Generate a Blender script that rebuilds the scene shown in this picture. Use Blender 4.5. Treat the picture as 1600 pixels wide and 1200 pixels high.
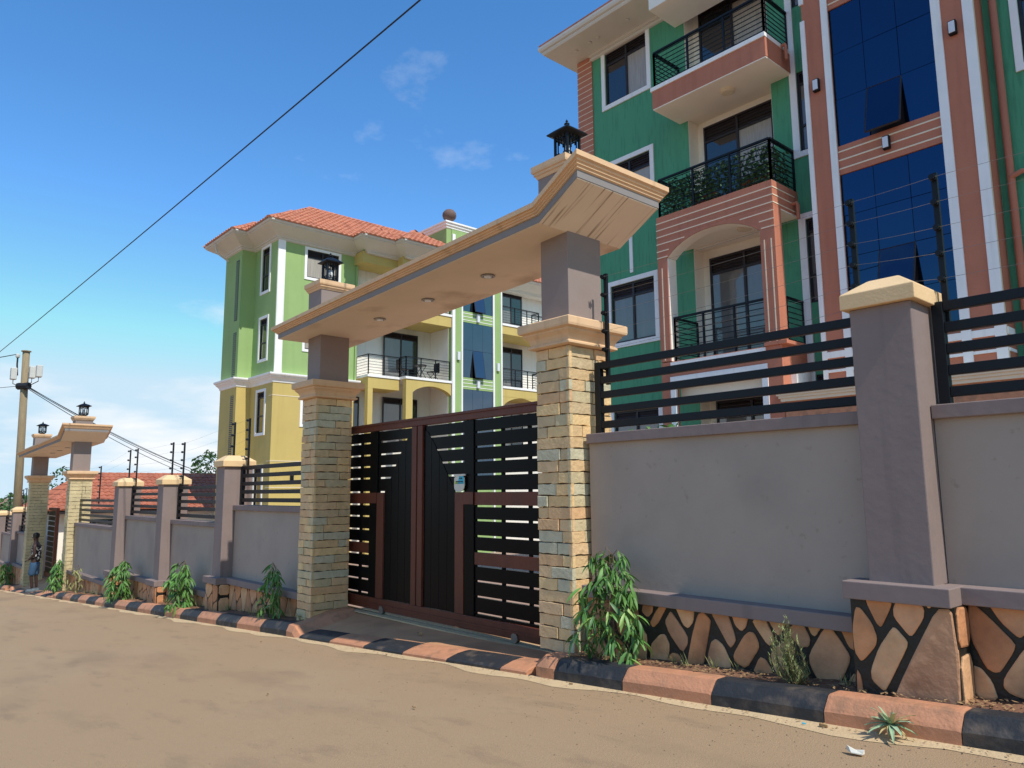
import bpy, math, random
from mathutils import Matrix, Vector
R = math.radians
random.seed(7)
sc = bpy.context.scene
for o in list(bpy.data.objects): bpy.data.objects.remove(o)
col = sc.collection

# ------------------------------------------------------------------ camera
YAW, PITCH, ROLL = R(41.5), R(8.18), R(-.455)
fwd = Vector((-math.cos(YAW)*math.cos(PITCH), math.sin(YAW)*math.cos(PITCH), math.sin(PITCH)))
rgt = Vector((math.sin(YAW), math.cos(YAW), 0)); upv = rgt.cross(fwd)
r2 = math.cos(ROLL)*rgt + math.sin(ROLL)*upv; u2 = -math.sin(ROLL)*rgt + math.cos(ROLL)*upv
cd = bpy.data.cameras.new('camera'); cam = bpy.data.objects.new('camera', cd); col.objects.link(cam)
cd.sensor_width = 36; cd.lens = 36*1170/1600; cd.clip_start = .05; cd.clip_end = 6000
m = Matrix((r2, u2, -fwd)).transposed().to_4x4(); m.translation = (0, 0, 1.6); cam.matrix_world = m
sc.camera = cam

# ------------------------------------------------------------------ sky and sun
SUN = Vector((1, -.05, 1.33)).normalized()
ELEV = math.asin(SUN.z)
w = bpy.data.worlds.new('World'); sc.world = w; w.use_nodes = True
nt = w.node_tree; nt.nodes.clear()
def N(t, **k):
    n = nt.nodes.new(t)
    for a, b in k.items(): setattr(n, a, b)
    return n
sky = N('ShaderNodeTexSky', sky_type='NISHITA'); sky.sun_disc = False
sky.sun_elevation = ELEV; sky.sun_rotation = R(91.2); sky.altitude = 1300; sky.air_density = 1.0; sky.dust_density = .0; sky.ozone_density = 1.0
hs = N('ShaderNodeHueSaturation'); hs.inputs['Saturation'].default_value = 1.3
nt.links.new(sky.outputs[0], hs.inputs['Color'])
cap = N('ShaderNodeMixRGB', blend_type='DARKEN'); cap.inputs[0].default_value = 1; cap.inputs[2].default_value = (2.5, 3.35, 4.0, 1)
nt.links.new(hs.outputs[0], cap.inputs[1])
tc = N('ShaderNodeTexCoord'); sp = N('ShaderNodeSeparateXYZ'); nt.links.new(tc.outputs['Generated'], sp.inputs[0])
CLX, CLY = 94.2, 3.3
# clouds: noise on the dome projected to a flat layer, denser towards the horizon
mx = N('ShaderNodeMath', operation='MAXIMUM'); mx.inputs[1].default_value = .03; nt.links.new(sp.outputs['Z'], mx.inputs[0])
ad = N('ShaderNodeMath', operation='ADD'); ad.inputs[1].default_value = .16; nt.links.new(mx.outputs[0], ad.inputs[0])
dx = N('ShaderNodeMath', operation='DIVIDE'); dy = N('ShaderNodeMath', operation='DIVIDE')
nt.links.new(sp.outputs['X'], dx.inputs[0]); nt.links.new(ad.outputs[0], dx.inputs[1])
nt.links.new(sp.outputs['Y'], dy.inputs[0]); nt.links.new(ad.outputs[0], dy.inputs[1])
cb = N('ShaderNodeCombineXYZ'); nt.links.new(dx.outputs[0], cb.inputs[0]); nt.links.new(dy.outputs[0], cb.inputs[1])
mp = N('ShaderNodeMapping'); mp.inputs['Location'].default_value = (CLX, CLY, 0); nt.links.new(cb.outputs[0], mp.inputs[0])
no = N('ShaderNodeTexNoise'); no.inputs['Scale'].default_value = .95; no.inputs['Detail'].default_value = 8; no.inputs['Roughness'].default_value = .56
nt.links.new(mp.outputs[0], no.inputs['Vector'])
hz = N('ShaderNodeMapRange'); hz.inputs['From Min'].default_value = 0; hz.inputs['From Max'].default_value = .22; hz.inputs['To Min'].default_value = .15; hz.inputs['To Max'].default_value = 0
nt.links.new(sp.outputs['Z'], hz.inputs[0])
ad2 = N('ShaderNodeMath', operation='ADD'); nt.links.new(no.outputs[0], ad2.inputs[0]); nt.links.new(hz.outputs[0], ad2.inputs[1])
rp = N('ShaderNodeValToRGB'); rp.color_ramp.elements[0].position = .545; rp.color_ramp.elements[1].position = .74
nt.links.new(ad2.outputs[0], rp.inputs[0])
mixc = N('ShaderNodeMixRGB'); mixc.inputs[2].default_value = (4.0, 4.15, 4.3, 1)
nt.links.new(rp.outputs[0], mixc.inputs[0]); nt.links.new(cap.outputs[0], mixc.inputs[1])
bg = N('ShaderNodeBackground'); bg.inputs['Strength'].default_value = .138
nt.links.new(mixc.outputs[0], bg.inputs[0])
ow = N('ShaderNodeOutputWorld'); nt.links.new(bg.outputs[0], ow.inputs[0])

sd = bpy.data.lights.new('sun', 'SUN'); sd.energy = 2.45; sd.angle = R(.53); sd.color = (1, .95, .86)
so = bpy.data.objects.new('sun', sd); col.objects.link(so)
so.rotation_euler = SUN.to_track_quat('Z', 'Y').to_euler(); so.location = (20, -4, 40)
vs = sc.view_settings; vs.view_transform = 'Standard'; vs.look = 'None'; vs.exposure = .8; vs.gamma = 1; vs.use_curve_mapping = False
sc.cycles.max_bounces = 6; sc.cycles.use_denoising = True

# ------------------------------------------------------------------ materials
MATS = {}
def lin(c):
    return tuple((x/12.92 if x <= .04045 else ((x+.055)/1.055)**2.4) for x in c)
def H(s): return lin(tuple(int(s[i:i+2], 16)/255 for i in (0, 2, 4)))
def mat(name, c, rough=.75, var=.1, scale=6, bump=0., bscale=60, metallic=0., spec=.4, rand=None, dirt=None, coat=0., detail=6, stretch=None, transmission=0.):
    """procedural material: base colour broken up by noise, fine relief, optional per-object colour ramp and dirt"""
    m = bpy.data.materials.new(name); m.use_nodes = True; t = m.node_tree; b = t.nodes['Principled BSDF']
    L = t.links.new
    b.inputs['Roughness'].default_value = rough; b.inputs['Metallic'].default_value = metallic
    b.inputs['Specular IOR Level'].default_value = spec
    if coat: b.inputs['Coat Weight'].default_value = coat; b.inputs['Coat Roughness'].default_value = .08
    tcn = t.nodes.new('ShaderNodeTexCoord'); vec = tcn.outputs['Object']
    if stretch:
        mpn = t.nodes.new('ShaderNodeMapping'); mpn.inputs['Scale'].default_value = stretch; L(vec, mpn.inputs[0]); vec = mpn.outputs[0]
    n = t.nodes.new('ShaderNodeTexNoise'); n.inputs['Scale'].default_value = scale; n.inputs['Detail'].default_value = detail; n.inputs['Roughness'].default_value = .62
    L(vec, n.inputs['Vector'])
    mr = t.nodes.new('ShaderNodeMapRange'); mr.inputs['From Min'].default_value = .28; mr.inputs['From Max'].default_value = .72
    mr.inputs['To Min'].default_value = 1-var; mr.inputs['To Max'].default_value = 1+var; L(n.outputs[0], mr.inputs[0])
    mul = t.nodes.new('ShaderNodeVectorMath'); mul.operation = 'SCALE'
    if rand:
        oi = t.nodes.new('ShaderNodeObjectInfo'); cr = t.nodes.new('ShaderNodeValToRGB'); cr.color_ramp.interpolation = 'CONSTANT'
        e = cr.color_ramp.elements
        while len(e) > 1: e.remove(e[0])
        e[0].position = 0; e[0].color = (*rand[0], 1)
        for i, cc in enumerate(rand[1:], 1):
            q = e.new(i/len(rand)); q.color = (*cc, 1)
        L(oi.outputs['Random'], cr.inputs[0]); L(cr.outputs[0], mul.inputs[0])
    else: mul.inputs[0].default_value = c
    L(mr.outputs[0], mul.inputs['Scale']); out = mul.outputs[0]
    if dirt:                      # (colour, noise scale, threshold lo, hi, amount)
        n2 = t.nodes.new('ShaderNodeTexNoise'); n2.inputs['Scale'].default_value = dirt[1]; n2.inputs['Detail'].default_value = 7; L(vec, n2.inputs['Vector'])
        m2 = t.nodes.new('ShaderNodeMapRange'); m2.inputs['From Min'].default_value = dirt[2]; m2.inputs['From Max'].default_value = dirt[3]; m2.inputs['To Max'].default_value = dirt[4]; L(n2.outputs[0], m2.inputs[0])
        mm = t.nodes.new('ShaderNodeMixRGB'); mm.inputs[2].default_value = (*dirt[0], 1); L(m2.outputs[0], mm.inputs[0]); L(out, mm.inputs[1]); out = mm.outputs[0]
    L(out, b.inputs['Base Color'])
    if bump:
        n3 = t.nodes.new('ShaderNodeTexNoise'); n3.inputs['Scale'].default_value = bscale; n3.inputs['Detail'].default_value = 5; L(vec, n3.inputs['Vector'])
        bp = t.nodes.new('ShaderNodeBump'); bp.inputs['Strength'].default_value = bump; bp.inputs['Distance'].default_value = .02
        L(n3.outputs[0], bp.inputs['Height']); L(bp.outputs[0], b.inputs['Normal'])
    MATS[name] = m; return m

def streak(name, c, sx, sz, lo, hi, amt):
    t = MATS[name].node_tree; b = t.nodes['Principled BSDF']; L = t.links.new; old = b.inputs['Base Color'].links[0].from_socket
    tcn = t.nodes.new('ShaderNodeTexCoord'); mpn = t.nodes.new('ShaderNodeMapping'); mpn.inputs['Scale'].default_value = (sx, sx, sz); L(tcn.outputs['Object'], mpn.inputs[0])
    n = t.nodes.new('ShaderNodeTexNoise'); n.inputs['Scale'].default_value = 1; n.inputs['Detail'].default_value = 6; L(mpn.outputs[0], n.inputs['Vector'])
    mr = t.nodes.new('ShaderNodeMapRange'); mr.inputs['From Min'].default_value = lo; mr.inputs['From Max'].default_value = hi; mr.inputs['To Max'].default_value = amt; L(n.outputs[0], mr.inputs[0])
    mm = t.nodes.new('ShaderNodeMixRGB'); mm.inputs[2].default_value = (*c, 1); L(mr.outputs[0], mm.inputs[0]); L(old, mm.inputs[1]); L(mm.outputs[0], b.inputs['Base Color'])
mrd = mat('road', H('a68a69'), .95, .07, 90, .5, 120, detail=3)
t = mrd.node_tree; b = t.nodes['Principled BSDF']; L = t.links.new; old = b.inputs['Base Color'].links[0].from_socket
tcn = t.nodes.new('ShaderNodeTexCoord')
for sc_, st_, lo, hi, amt, cc in ((.8, (.45, 1, 1), .52, .66, .5, H('866f58')), (2.6, (.5, 1.4, 1), .56, .70, .45, H('7f6a55')), (.5, (.6, 1, 1), .5, .7, .45, H('ad9577')), (17, (1, 1, 1), .66, .74, .3, H('7d6955'))):
    mpn = t.nodes.new('ShaderNodeMapping'); mpn.inputs['Scale'].default_value = st_; mpn.inputs['Location'].default_value = (sc_*3, 1.7, 0); L(tcn.outputs['Object'], mpn.inputs[0])
    n = t.nodes.new('ShaderNodeTexNoise'); n.inputs['Scale'].default_value = sc_; n.inputs['Detail'].default_value = 9; n.inputs['Roughness'].default_value = .62; L(mpn.outputs[0], n.inputs['Vector'])
    mr = t.nodes.new('ShaderNodeMapRange'); mr.inputs['From Min'].default_value = lo; mr.inputs['From Max'].default_value = hi; mr.inputs['To Max'].default_value = amt; L(n.outputs[0], mr.inputs[0])
    mm = t.nodes.new('ShaderNodeMixRGB'); mm.inputs[2].default_value = (*cc, 1); L(mr.outputs[0], mm.inputs[0]); L(old, mm.inputs[1]); old = mm.outputs[0]
L(old, b.inputs['Base Color'])
mat('sand', H('c9ae86'), .95, .1, 5, .4, 50)
mat('earth', H('7d5a43'), .95, .25, 6, .8, 30)
mat('ground', H('8c7155'), .95, .2, .15)
mat('gravel', H('8f7a62'), .95, .2, 20)
mat('yard', H('a98a78'), .9, .12, 1.2, .2, 30)
mat('apron', H('c8946c'), .9, .16, 2.2, .25, 60, dirt=(H('9a6c4e'), 1.3, .5, .7, .6))
mat('kerb_black', H('2f3032'), .62, .2, 9, .3, 50, dirt=(H('8b7763'), 5, .54, .75, .45))
mat('kerb_terracotta', H('c68a66'), .68, .12, 9, .3, 50, dirt=(H('9a7a5e'), 6, .55, .75, .5))
mat('wall_grey', H('ab9b8d'), .85, .05, 1.2, .14, 20, dirt=(H('7c756e'), 1.1, .5, .75, .4))
mat('wall_mauve', H('8a7973'), .78, .07, 2.4, .12, 14)
mat('cap_cream', H('e6c291'), .8, .06, 5, .12, 60)
mat('trim_peach', H('dfb990'), .78, .06, 5, .12, 60)
mat('soffit', H('e2d0b9'), .8, .05, 2, .05, 60)
mat('grey_plaster', H('8f8079'), .75, .05, 3, .12, 70)
mat('grey_band', H('8b8684'), .75, .06, 3)
mat('mortar', H('5d5245'), .95, .2, 20, .4, 60)
mat('ledgestone', (0, 0, 0), .88, .14, 9, .55, 28, rand=[H('d9b788'), H('e2bd88'), H('c9b18a'), H('c8b790'), H('d8ae80'), H('e6c48e'), H('c5bd9f'), H('d3b385'), H('dcb98c')])
mat('ledgestone_far', H('cbb98f'), .88, .22, 3.2, .5, 28)
mat('plinth_stone', (0, 0, 0), .85, .18, 6, .45, 22, rand=[H('d8a076'), H('c78b61'), H('dfae80'), H('d09264'), H('c49470'), H('d8a87c')], dirt=(H('835a40'), 3.2, .48, .72, .65))
mat('plinth_joint', H('26241f'), .5, .25, 8, .5, 25)
mat('black_metal', H('14181d'), .45, .12, 20, .05, 60, spec=.25)
mat('gate_black', H('08090c'), .3, .15, 6, .03, 20, spec=.1)
mat('gate_brown', H('64301f'), .45, .18, 5, .1, 40, spec=.4, stretch=(1, 1, .3))
mat('steel', H('8d8a84'), .4, .1, 20, metallic=.8)
mat('dark_wire', H('20242a'), .6, .05)
mat('green_wall', H('549c76'), .85, .06, 1.1, .35, 16, stretch=(5, 5, .55), dirt=(H('3f7d5e'), 3.2, .52, .7, .55))
mat('brown_wall', H('bf7a60'), .85, .06, 1.5, .2, 30)
mat('white_trim', H('f4f2ee'), .75, .04, 3)
mat('cream_wall', H('faf2e2'), .85, .04, 1.2)
mat('cream_trim', H('e9d9bd'), .8, .04, 3)
mat('lime_wall', H('98b473'), .85, .06, .8, .1, 20)
mat('mustard_wall', H('c9b26b'), .85, .05, .8, .1, 20)
mat('white_wall', H('e8e3d8'), .85, .04, .8)
mat('frame_dark', H('2a2427'), .45, .1, 10)
mat('pane_dark', H('1e2024'), .04, .15, 1.2, spec=.9, coat=.6)
mat('pane_grey', H('6f6d6a'), .05, .12, 1.0, spec=.8, coat=.5, stretch=(6, 6, .5))
mat('curtain', H('a69c8f'), .35, .3, 9, spec=.5, coat=.5, stretch=(5, 5, .15))
mat('pane_blue', (.022, .058, .115), .02, .06, .6, metallic=.92, spec=.8)
mat('pane_slate', (.10, .135, .18), .03, .08, .6, metallic=.85, spec=.8)
mat('louver', H('3a3233'), .5, .1, 10)
mat('tile', H('c07c5e'), .8, .16, 2.6, .1, 20, dirt=(H('8c4a34'), 1.4, .5, .75, .5))
mat('tile_old', H('b06a50'), .85, .2, 2.2, .1, 20, dirt=(H('77493c'), 1.2, .48, .75, .7))
mat('eave', H('d6d1c5'), .7, .04, 2)
mat('stone_ball', H('6e5a52'), .8, .15, 6, .3, 20)
mat('lamp_white', H('dcdee2'), .35, .03, 5)
mat('wood_pole', H('8f8064'), .85, .2, 3, .2, 30, stretch=(8, 8, .5))
mat('box_grey', H('c5c6c0'), .6, .06, 5)
mat('leaf', (0, 0, 0), .5, .2, 14, rand=[H('5a8a3e'), H('4a7736'), H('659247'), H('3f6a31'), H('557f3f'), H('86a653')], spec=.5)
mat('leaf_mass', H('557f38'), .55, .45, 7, spec=.45)
mat('leaf_dark', H('3f5f2e'), .6, .5, 3)
mat('leaf_dry', H('8b8a55'), .7, .4, 9)
mat('rosemary', H('8f9c62'), .7, .35, 25)
mat('aloe', (0, 0, 0), .5, .2, 20, rand=[H('97b088'), H('a6bd98'), H('bda878'), H('8aa87e'), H('ad9868')])
mat('hedge', H('3d5a35'), .7, .5, 9)
mat('stem', H('6d5b45'), .85, .2, 20)
mat('planter', H('b4593a'), .7, .1, 8)
mat('paper', H('ddd8c8'), .8, .08, 20)
mat('litter_leaf', H('9a7b55'), .85, .2, 30)
mat('cyan', H('3fb7cf'), .5, .1, 20)
mat('lime', H('b7cf62'), .5, .1, 20)
mat('ink', H('20352c'), .6, .1, 20)
mat('skin', H('3a2620'), .55, .1, 20)
mat('hair', H('100d0c'), .8, .1, 40)
mat('denim', H('33506b'), .85, .2, 30)
mat('slipper', H('6f7c80'), .7, .1, 20)
mat('bulb', H('d9dfe2'), .2, .03, 5, spec=.6)
mat('lamp_glass', H('b9c8d2'), .08, .05, 5, spec=.6)
streak('wall_grey', H('95867a'), 1.5, .8, .5, .8, .3); streak('wall_grey', H('857769'), 14, 14, .66, .74, .4); streak('wall_mauve', H('6f6260'), 10, .6, .55, .75, .4)
streak('soffit', H('a58a6c'), 1.3, 1.3, .60, .72, .5); streak('brown_wall', H('9c5e4a'), 5, .4, .5, .75, .35); streak('lime_wall', H('86a368'), 3, .3, .5, .75, .4); streak('mustard_wall', H('b39b5a'), 3, .3, .5, .75, .35); streak('white_trim', H('cfcac0'), 8, .5, .55, .75, .4); streak('white_wall', H('cdc6b6'), 3, .35, .55, .75, .4)
streak('kerb_terracotta', H('8f6f55'), 7, 7, .54, .68, .55); streak('kerb_black', H('6b6258'), 6, 9, .58, .72, .5); streak('trim_peach', H('b08e6c'), 9, 2, .56, .74, .45)
# shirt with pale printed blotches
ms = mat('shirt', H('16161a'), .85, .1, 10, dirt=(H('d8d3ca'), 13, .55, .6, .95))
# soffit of the kicked-up canopy end: rain streaks running down the slope
mst = mat('soffit_streaked', H('e2d0b9'), .8, .04, 2)
t = mst.node_tree; b = t.nodes['Principled BSDF']; L = t.links.new
tcn = t.nodes.new('ShaderNodeTexCoord'); mpn = t.nodes.new('ShaderNodeMapping'); mpn.inputs['Scale'].default_value = (1.1, 26, 1.1); L(tcn.outputs['Object'], mpn.inputs[0])
n = t.nodes.new('ShaderNodeTexNoise'); n.inputs['Scale'].default_value = 1.0; n.inputs['Detail'].default_value = 3; L(mpn.outputs[0], n.inputs['Vector'])
mr = t.nodes.new('ShaderNodeMapRange'); mr.inputs['From Min'].default_value = .57; mr.inputs['From Max'].default_value = .70; mr.inputs['To Max'].default_value = .75; L(n.outputs[0], mr.inputs[0])
mm = t.nodes.new('ShaderNodeMixRGB'); mm.inputs[2].default_value = (*H('7d5f44'), 1); L(mr.outputs[0], mm.inputs[0])
old = b.inputs['Base Color'].links[0].from_socket; L(old, mm.inputs[1]); L(mm.outputs[0], b.inputs['Base Color'])

# ------------------------------------------------------------------ mesh helpers
class MB:
    def __init__(s): s.v = []; s.f = []
    def add(s, vs, fs):
        k = len(s.v); s.v += [tuple(p) for p in vs]; s.f += [tuple(i+k for i in q) for q in fs]; return s
    def box(s, x0, x1, y0, y1, z0, z1):
        if x0 > x1: x0, x1 = x1, x0
        if y0 > y1: y0, y1 = y1, y0
        if z0 > z1: z0, z1 = z1, z0
        return s.add([(x0,y0,z0),(x1,y0,z0),(x1,y1,z0),(x0,y1,z0),(x0,y0,z1),(x1,y0,z1),(x1,y1,z1),(x0,y1,z1)],
                     [(0,3,2,1),(4,5,6,7),(0,1,5,4),(1,2,6,5),(2,3,7,6),(3,0,4,7)])
    def rings(s, rings, cap=True):
        n = len(rings[0]); vs = [p for r in rings for p in r]; fs = []
        for i in range(len(rings)-1):
            for j in range(n):
                k = (j+1) % n; fs.append((i*n+j, i*n+k, (i+1)*n+k, (i+1)*n+j))
        if cap: fs.append(tuple(reversed(range(n)))); fs.append(tuple((len(rings)-1)*n+j for j in range(n)))
        return s.add(vs, fs)
    def tube(s, pts, r, n=6, r1=None):
        pts = [Vector(p) for p in pts]; rs = []
        r1 = r if r1 is None else r1
        for i, p in enumerate(pts):
            d = (pts[min(i+1, len(pts)-1)]-pts[max(i-1, 0)]).normalized()
            a = d.cross(Vector((0, 0, 1)) if abs(d.z) < .9 else Vector((1, 0, 0))).normalized(); bb = d.cross(a)
            rr = r + (r1-r)*i/max(1, len(pts)-1)
            rs.append([p + rr*(math.cos(2*math.pi*j/n)*a + math.sin(2*math.pi*j/n)*bb) for j in range(n)])
        return s.rings(rs)
    def sqprof(s, x0, x1, y0, y1, prof):
        """rectangular rings: prof = [(outset, z), ...]"""
        return s.rings([[(x0-o, y0-o, z), (x1+o, y0-o, z), (x1+o, y1+o, z), (x0-o, y1+o, z)] for o, z in prof])
    def lathe(s, cx, cy, prof, n=16):
        return s.rings([[(cx+r*math.cos(2*math.pi*j/n), cy+r*math.sin(2*math.pi*j/n), z) for j in range(n)] for r, z in prof])
    def prismX(s, poly, x0, x1):           # poly in (y,z), extruded along x
        return s.rings([[(x0, y, z) for y, z in poly], [(x1, y, z) for y, z in poly]])
    def prismY(s, poly, y0, y1):           # poly in (x,z), extruded along y
        return s.rings([[(x, y0, z) for x, z in poly], [(x, y1, z) for x, z in poly]])
    def build(s, name, material, parent=None, smooth=False, bevel=0, **tags):
        me = bpy.data.meshes.new(name); me.from_pydata(s.v, [], s.f); me.update()
        import bmesh
        bm = bmesh.new(); bm.from_mesh(me); bmesh.ops.recalc_face_normals(bm, faces=bm.faces); bm.to_mesh(me); bm.free()
        me.materials.append(MATS[material] if isinstance(material, str) else material)
        if smooth:
            for p in me.polygons: p.use_smooth = True
        o = bpy.data.objects.new(name, me); col.objects.link(o)
        if parent is not None: adopt(o, parent)
        if bevel:
            bv = o.modifiers.new('bevel', 'BEVEL'); bv.width = bevel; bv.segments = 2; bv.limit_method = 'ANGLE'
        for k, v in tags.items(): o[k] = v
        return o
def adopt(o, parent):
    o.parent = parent
    if parent.type == 'EMPTY': o.matrix_parent_inverse = Matrix.Translation(-parent.location)
def thing(name, loc, label, cat, group=None):
    e = bpy.data.objects.new(name, None); col.objects.link(e); e.location = loc; e.empty_display_size = .2
    e['label'] = label; e['category'] = cat
    if group: e['group'] = group
    return e
def box(name, m, parent, *a, bevel=0, **k): return MB().box(*a).build(name, m, parent, bevel=bevel, **k)
def copy_tree(o, parent=None, off=None):
    c = o.copy(); col.objects.link(c)
    if parent is not None: c.parent = parent
    for ch in list(o.children): copy_tree(ch, c)
    return c
# a wall frame: u along the wall, z up, d outwards
class Frame:
    def __init__(s, axis, pos): s.a, s.p = axis, pos
    def pt(s, u, z, d): return (u, s.p-d, z) if s.a == 'Y' else (s.p+d, u, z)
    def box(s, mb, u0, u1, z0, z1, d0, d1):
        a = s.pt(u0, z0, d0); b_ = s.pt(u1, z1, d1); return mb.box(a[0], b_[0], a[1], b_[1], a[2], b_[2])
def holed_wall(fr, u0, u1, z0, z1, holes, name, m, parent, thick=.22, d=0):
    us = sorted({u0, u1, *[h[0] for h in holes], *[h[1] for h in holes]}); zs = sorted({z0, z1, *[h[2] for h in holes], *[h[3] for h in holes]})
    us = [u for u in us if u0 <= u <= u1]; zs = [z for z in zs if z0 <= z <= z1]
    mb = MB()
    inside = lambda u, z: any(h[0] < u < h[1] and h[2] < z < h[3] for h in holes)
    for i in range(len(us)-1):
        for j in range(len(zs)-1):
            a, b_, c, e = us[i], us[i+1], zs[j], zs[j+1]
            if not inside((a+b_)/2, (c+e)/2):
                mb.add([fr.pt(a, c, d), fr.pt(b_, c, d), fr.pt(b_, e, d), fr.pt(a, e, d)], [(0, 1, 2, 3)])
    for h in holes:                                   # reveals
        a, b_, c, e = h[:4]
        for q in (((a,c),(b_,c)), ((b_,c),(b_,e)), ((b_,e),(a,e)), ((a,e),(a,c))):
            mb.add([fr.pt(*q[0], d), fr.pt(*q[1], d), fr.pt(*q[1], d-thick), fr.pt(*q[0], d-thick)], [(0, 1, 2, 3)])
    return mb.build(name, m, parent)
def window(fr, u0, u1, z0, z1, parent, surround=.12, sur_mat='white_trim', panes=('pane_dark', 'curtain'), louver=.32, d=0, name='window', sides='LRTB', lab=None):
    """frame mesh with surround, louvred transom and panes as sub-parts, set back in its hole"""
    f = MB(); di = d-.03; fw = .05
    fr.box(f, u0, u1, z0, z0+fw, di-.05, di); fr.box(f, u0, u1, z1-fw, z1, di-.05, di)
    fr.box(f, u0, u0+fw, z0+fw, z1-fw, di-.05, di); fr.box(f, u1-fw, u1, z0+fw, z1-fw, di-.05, di)
    zt = z1-fw
    if louver:
        fr.box(f, u0+fw, u1-fw, z1-louver-.05, z1-louver, di-.05, di); zt = z1-louver-.05
    n = len(panes); wd = (u1-u0-2*fw)/n
    for i in range(1, n): fr.box(f, u0+fw+i*wd-.03, u0+fw+i*wd+.03, z0+fw, z1-fw, di-.05, di+.004)
    o = f.build(name, 'frame_dark', parent)
    if lab: o['label'] = lab
    for i, pm in enumerate(panes):
        p = MB(); fr.box(p, u0+fw+i*wd+(.03 if i else 0), u0+fw+(i+1)*wd-(.03 if i < n-1 else 0), z0+fw, zt, di-.04, di-.025-.004*i); p.build('pane', pm, o)
    if louver:
        lv = MB(); k = 4
        for j in range(k):
            zc = z1-louver+.012+(louver-fw)/k*j
            a = fr.pt(u0+fw, zc, di-.035); 
            lv.add([fr.pt(u0+fw, zc, di-.005), fr.pt(u1-fw, zc, di-.005), fr.pt(u1-fw, zc+.055, di-.045), fr.pt(u0+fw, zc+.055, di-.045)], [(0, 1, 2, 3)])
        fr.box(lv, u0+fw, u1-fw, z1-louver, z1-fw, di-.05, di-.046)
        lv.build('louver', 'louver', o)
    if surround:
        s_ = MB(); q = surround
        if 'T' in sides: fr.box(s_, u0-(q if 'L' in sides else 0), u1+(q if 'R' in sides else 0), z1, z1+q, d+.001, d+.035)
        if 'B' in sides: fr.box(s_, u0-(q if 'L' in sides else 0), u1+(q if 'R' in sides else 0), z0-q, z0, d+.001, d+.035)
        if 'L' in sides: fr.box(s_, u0-q, u0, z0, z1, d+.001, d+.035)
        if 'R' in sides: fr.box(s_, u1, u1+q, z0, z1, d+.001, d+.035)
        s_.build('surround', sur_mat, o)
    return o
def railing(path, z0, z1, parent, m='black_metal', bars=7, name='railing', post=.9):
    """posts, horizontal bars and a wider hand rail along a plan path"""
    mb = MB()
    for (a, b_) in zip(path, path[1:]):
        ax = 0 if abs(a[0]-b_[0]) > abs(a[1]-b_[1]) else 1
        ln = abs(a[ax]-b_[ax]); n = max(1, round(ln/post))
        def seg(zl, zh, t):
            if ax == 0: mb.box(min(a[0], b_[0]), max(a[0], b_[0]), a[1]-t, a[1]+t, zl, zh)
            else: mb.box(a[0]-t, a[0]+t, min(a[1], b_[1]), max(a[1], b_[1]), zl, zh)
        seg(z1-.04, z1, .03)
        for i in range(bars):
            zz = z0+.08+(z1-z0-.16)*i/(bars-1) if bars > 1 else z0+.1
            seg(zz-.008, zz+.008, .007)
        for i in range(n+1):
            q = a[ax]+(b_[ax]-a[ax])*i/n; p = [a[0], a[1]]; p[ax] = q
            mb.box(p[0]-.02, p[0]+.02, p[1]-.02, p[1]+.02, z0, z1-.04)
    return mb.build(name, m, parent)
def chaikin(P, it=1):
    for _ in range(it):
        Q = []
        for i in range(len(P)):
            a, b_ = P[i], P[(i+1) % len(P)]
            Q += [(a[0]*.83+b_[0]*.17, a[1]*.83+b_[1]*.17), (a[0]*.17+b_[0]*.83, a[1]*.17+b_[1]*.83)]
        P = Q
    return P
def shrink(P, k):
    cx = sum(p[0] for p in P)/len(P); cz = sum(p[1] for p in P)/len(P); out = []
    for x, z in P:
        l = math.hypot(x-cx, z-cz) or 1; s_ = max(.1, 1-k/l); out.append((cx+(x-cx)*s_, cz+(z-cz)*s_))
    return out
def stone_plate(P, fr, d, parent, m='plinth_stone', name='stone', lift=.012, it=1):
    P = chaikin(shrink(P, -.013), it); Q = shrink(P, .012)
    return MB().rings([[fr.pt(x, z, d-.01) for x, z in P], [fr.pt(x, z, d+lift*.6) for x, z in P], [fr.pt(x, z, d+lift) for x, z in Q]]).build(name, m, parent)
def clip(P, a, b_, c):                      # keep a*x+b*z<=c
    out = []
    for i in range(len(P)):
        p, q = P[i], P[(i+1) % len(P)]; dp = a*p[0]+b_*p[1]-c; dq = a*q[0]+b_*q[1]-c
        if dp <= 0: out.append(p)
        if (dp < 0 < dq) or (dq < 0 < dp):
            t_ = dp/(dp-dq); out.append((p[0]+(q[0]-p[0])*t_, p[1]+(q[1]-p[1])*t_))
    return out
def crazy(u0, u1, z0, z1, fr, d, parent, seed, nx=None, gap=.028, it=1):
    """elongated rounded cells between wide dark joints"""
    rnd = random.Random(seed); wd = u1-u0; hh = z1-z0
    nx = nx or max(2, int(wd/.27)); nz = 2 if hh > .3 else 1; pts = []
    for j in range(nz):
        for i in range(nx+1):
            pts.append((u0+(i+(.5 if j % 2 else 0)+rnd.uniform(-.25, .25))*wd/nx, (z0+(j+.5+rnd.uniform(-.18, .18))*hh/nz)*.62))
    for i, p in enumerate(pts):
        P = [(u0, z0*.62), (u1, z0*.62), (u1, z1*.62), (u0, z1*.62)]
        for k, q in enumerate(pts):
            if k != i and P:
                a, b_ = q[0]-p[0], q[1]-p[1]; P = clip(P, a, b_, a*(p[0]+q[0])/2+b_*(p[1]+q[1])/2)
        if len(P) < 3: continue
        P = [(x, z/.62) for x, z in P]
        ar = abs(sum(P[k][0]*P[(k+1) % len(P)][1]-P[(k+1) % len(P)][0]*P[k][1] for k in range(len(P))))/2
        if ar < .008: continue
        stone_plate(shrink(P, gap), fr, d, parent, it=it)

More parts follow.
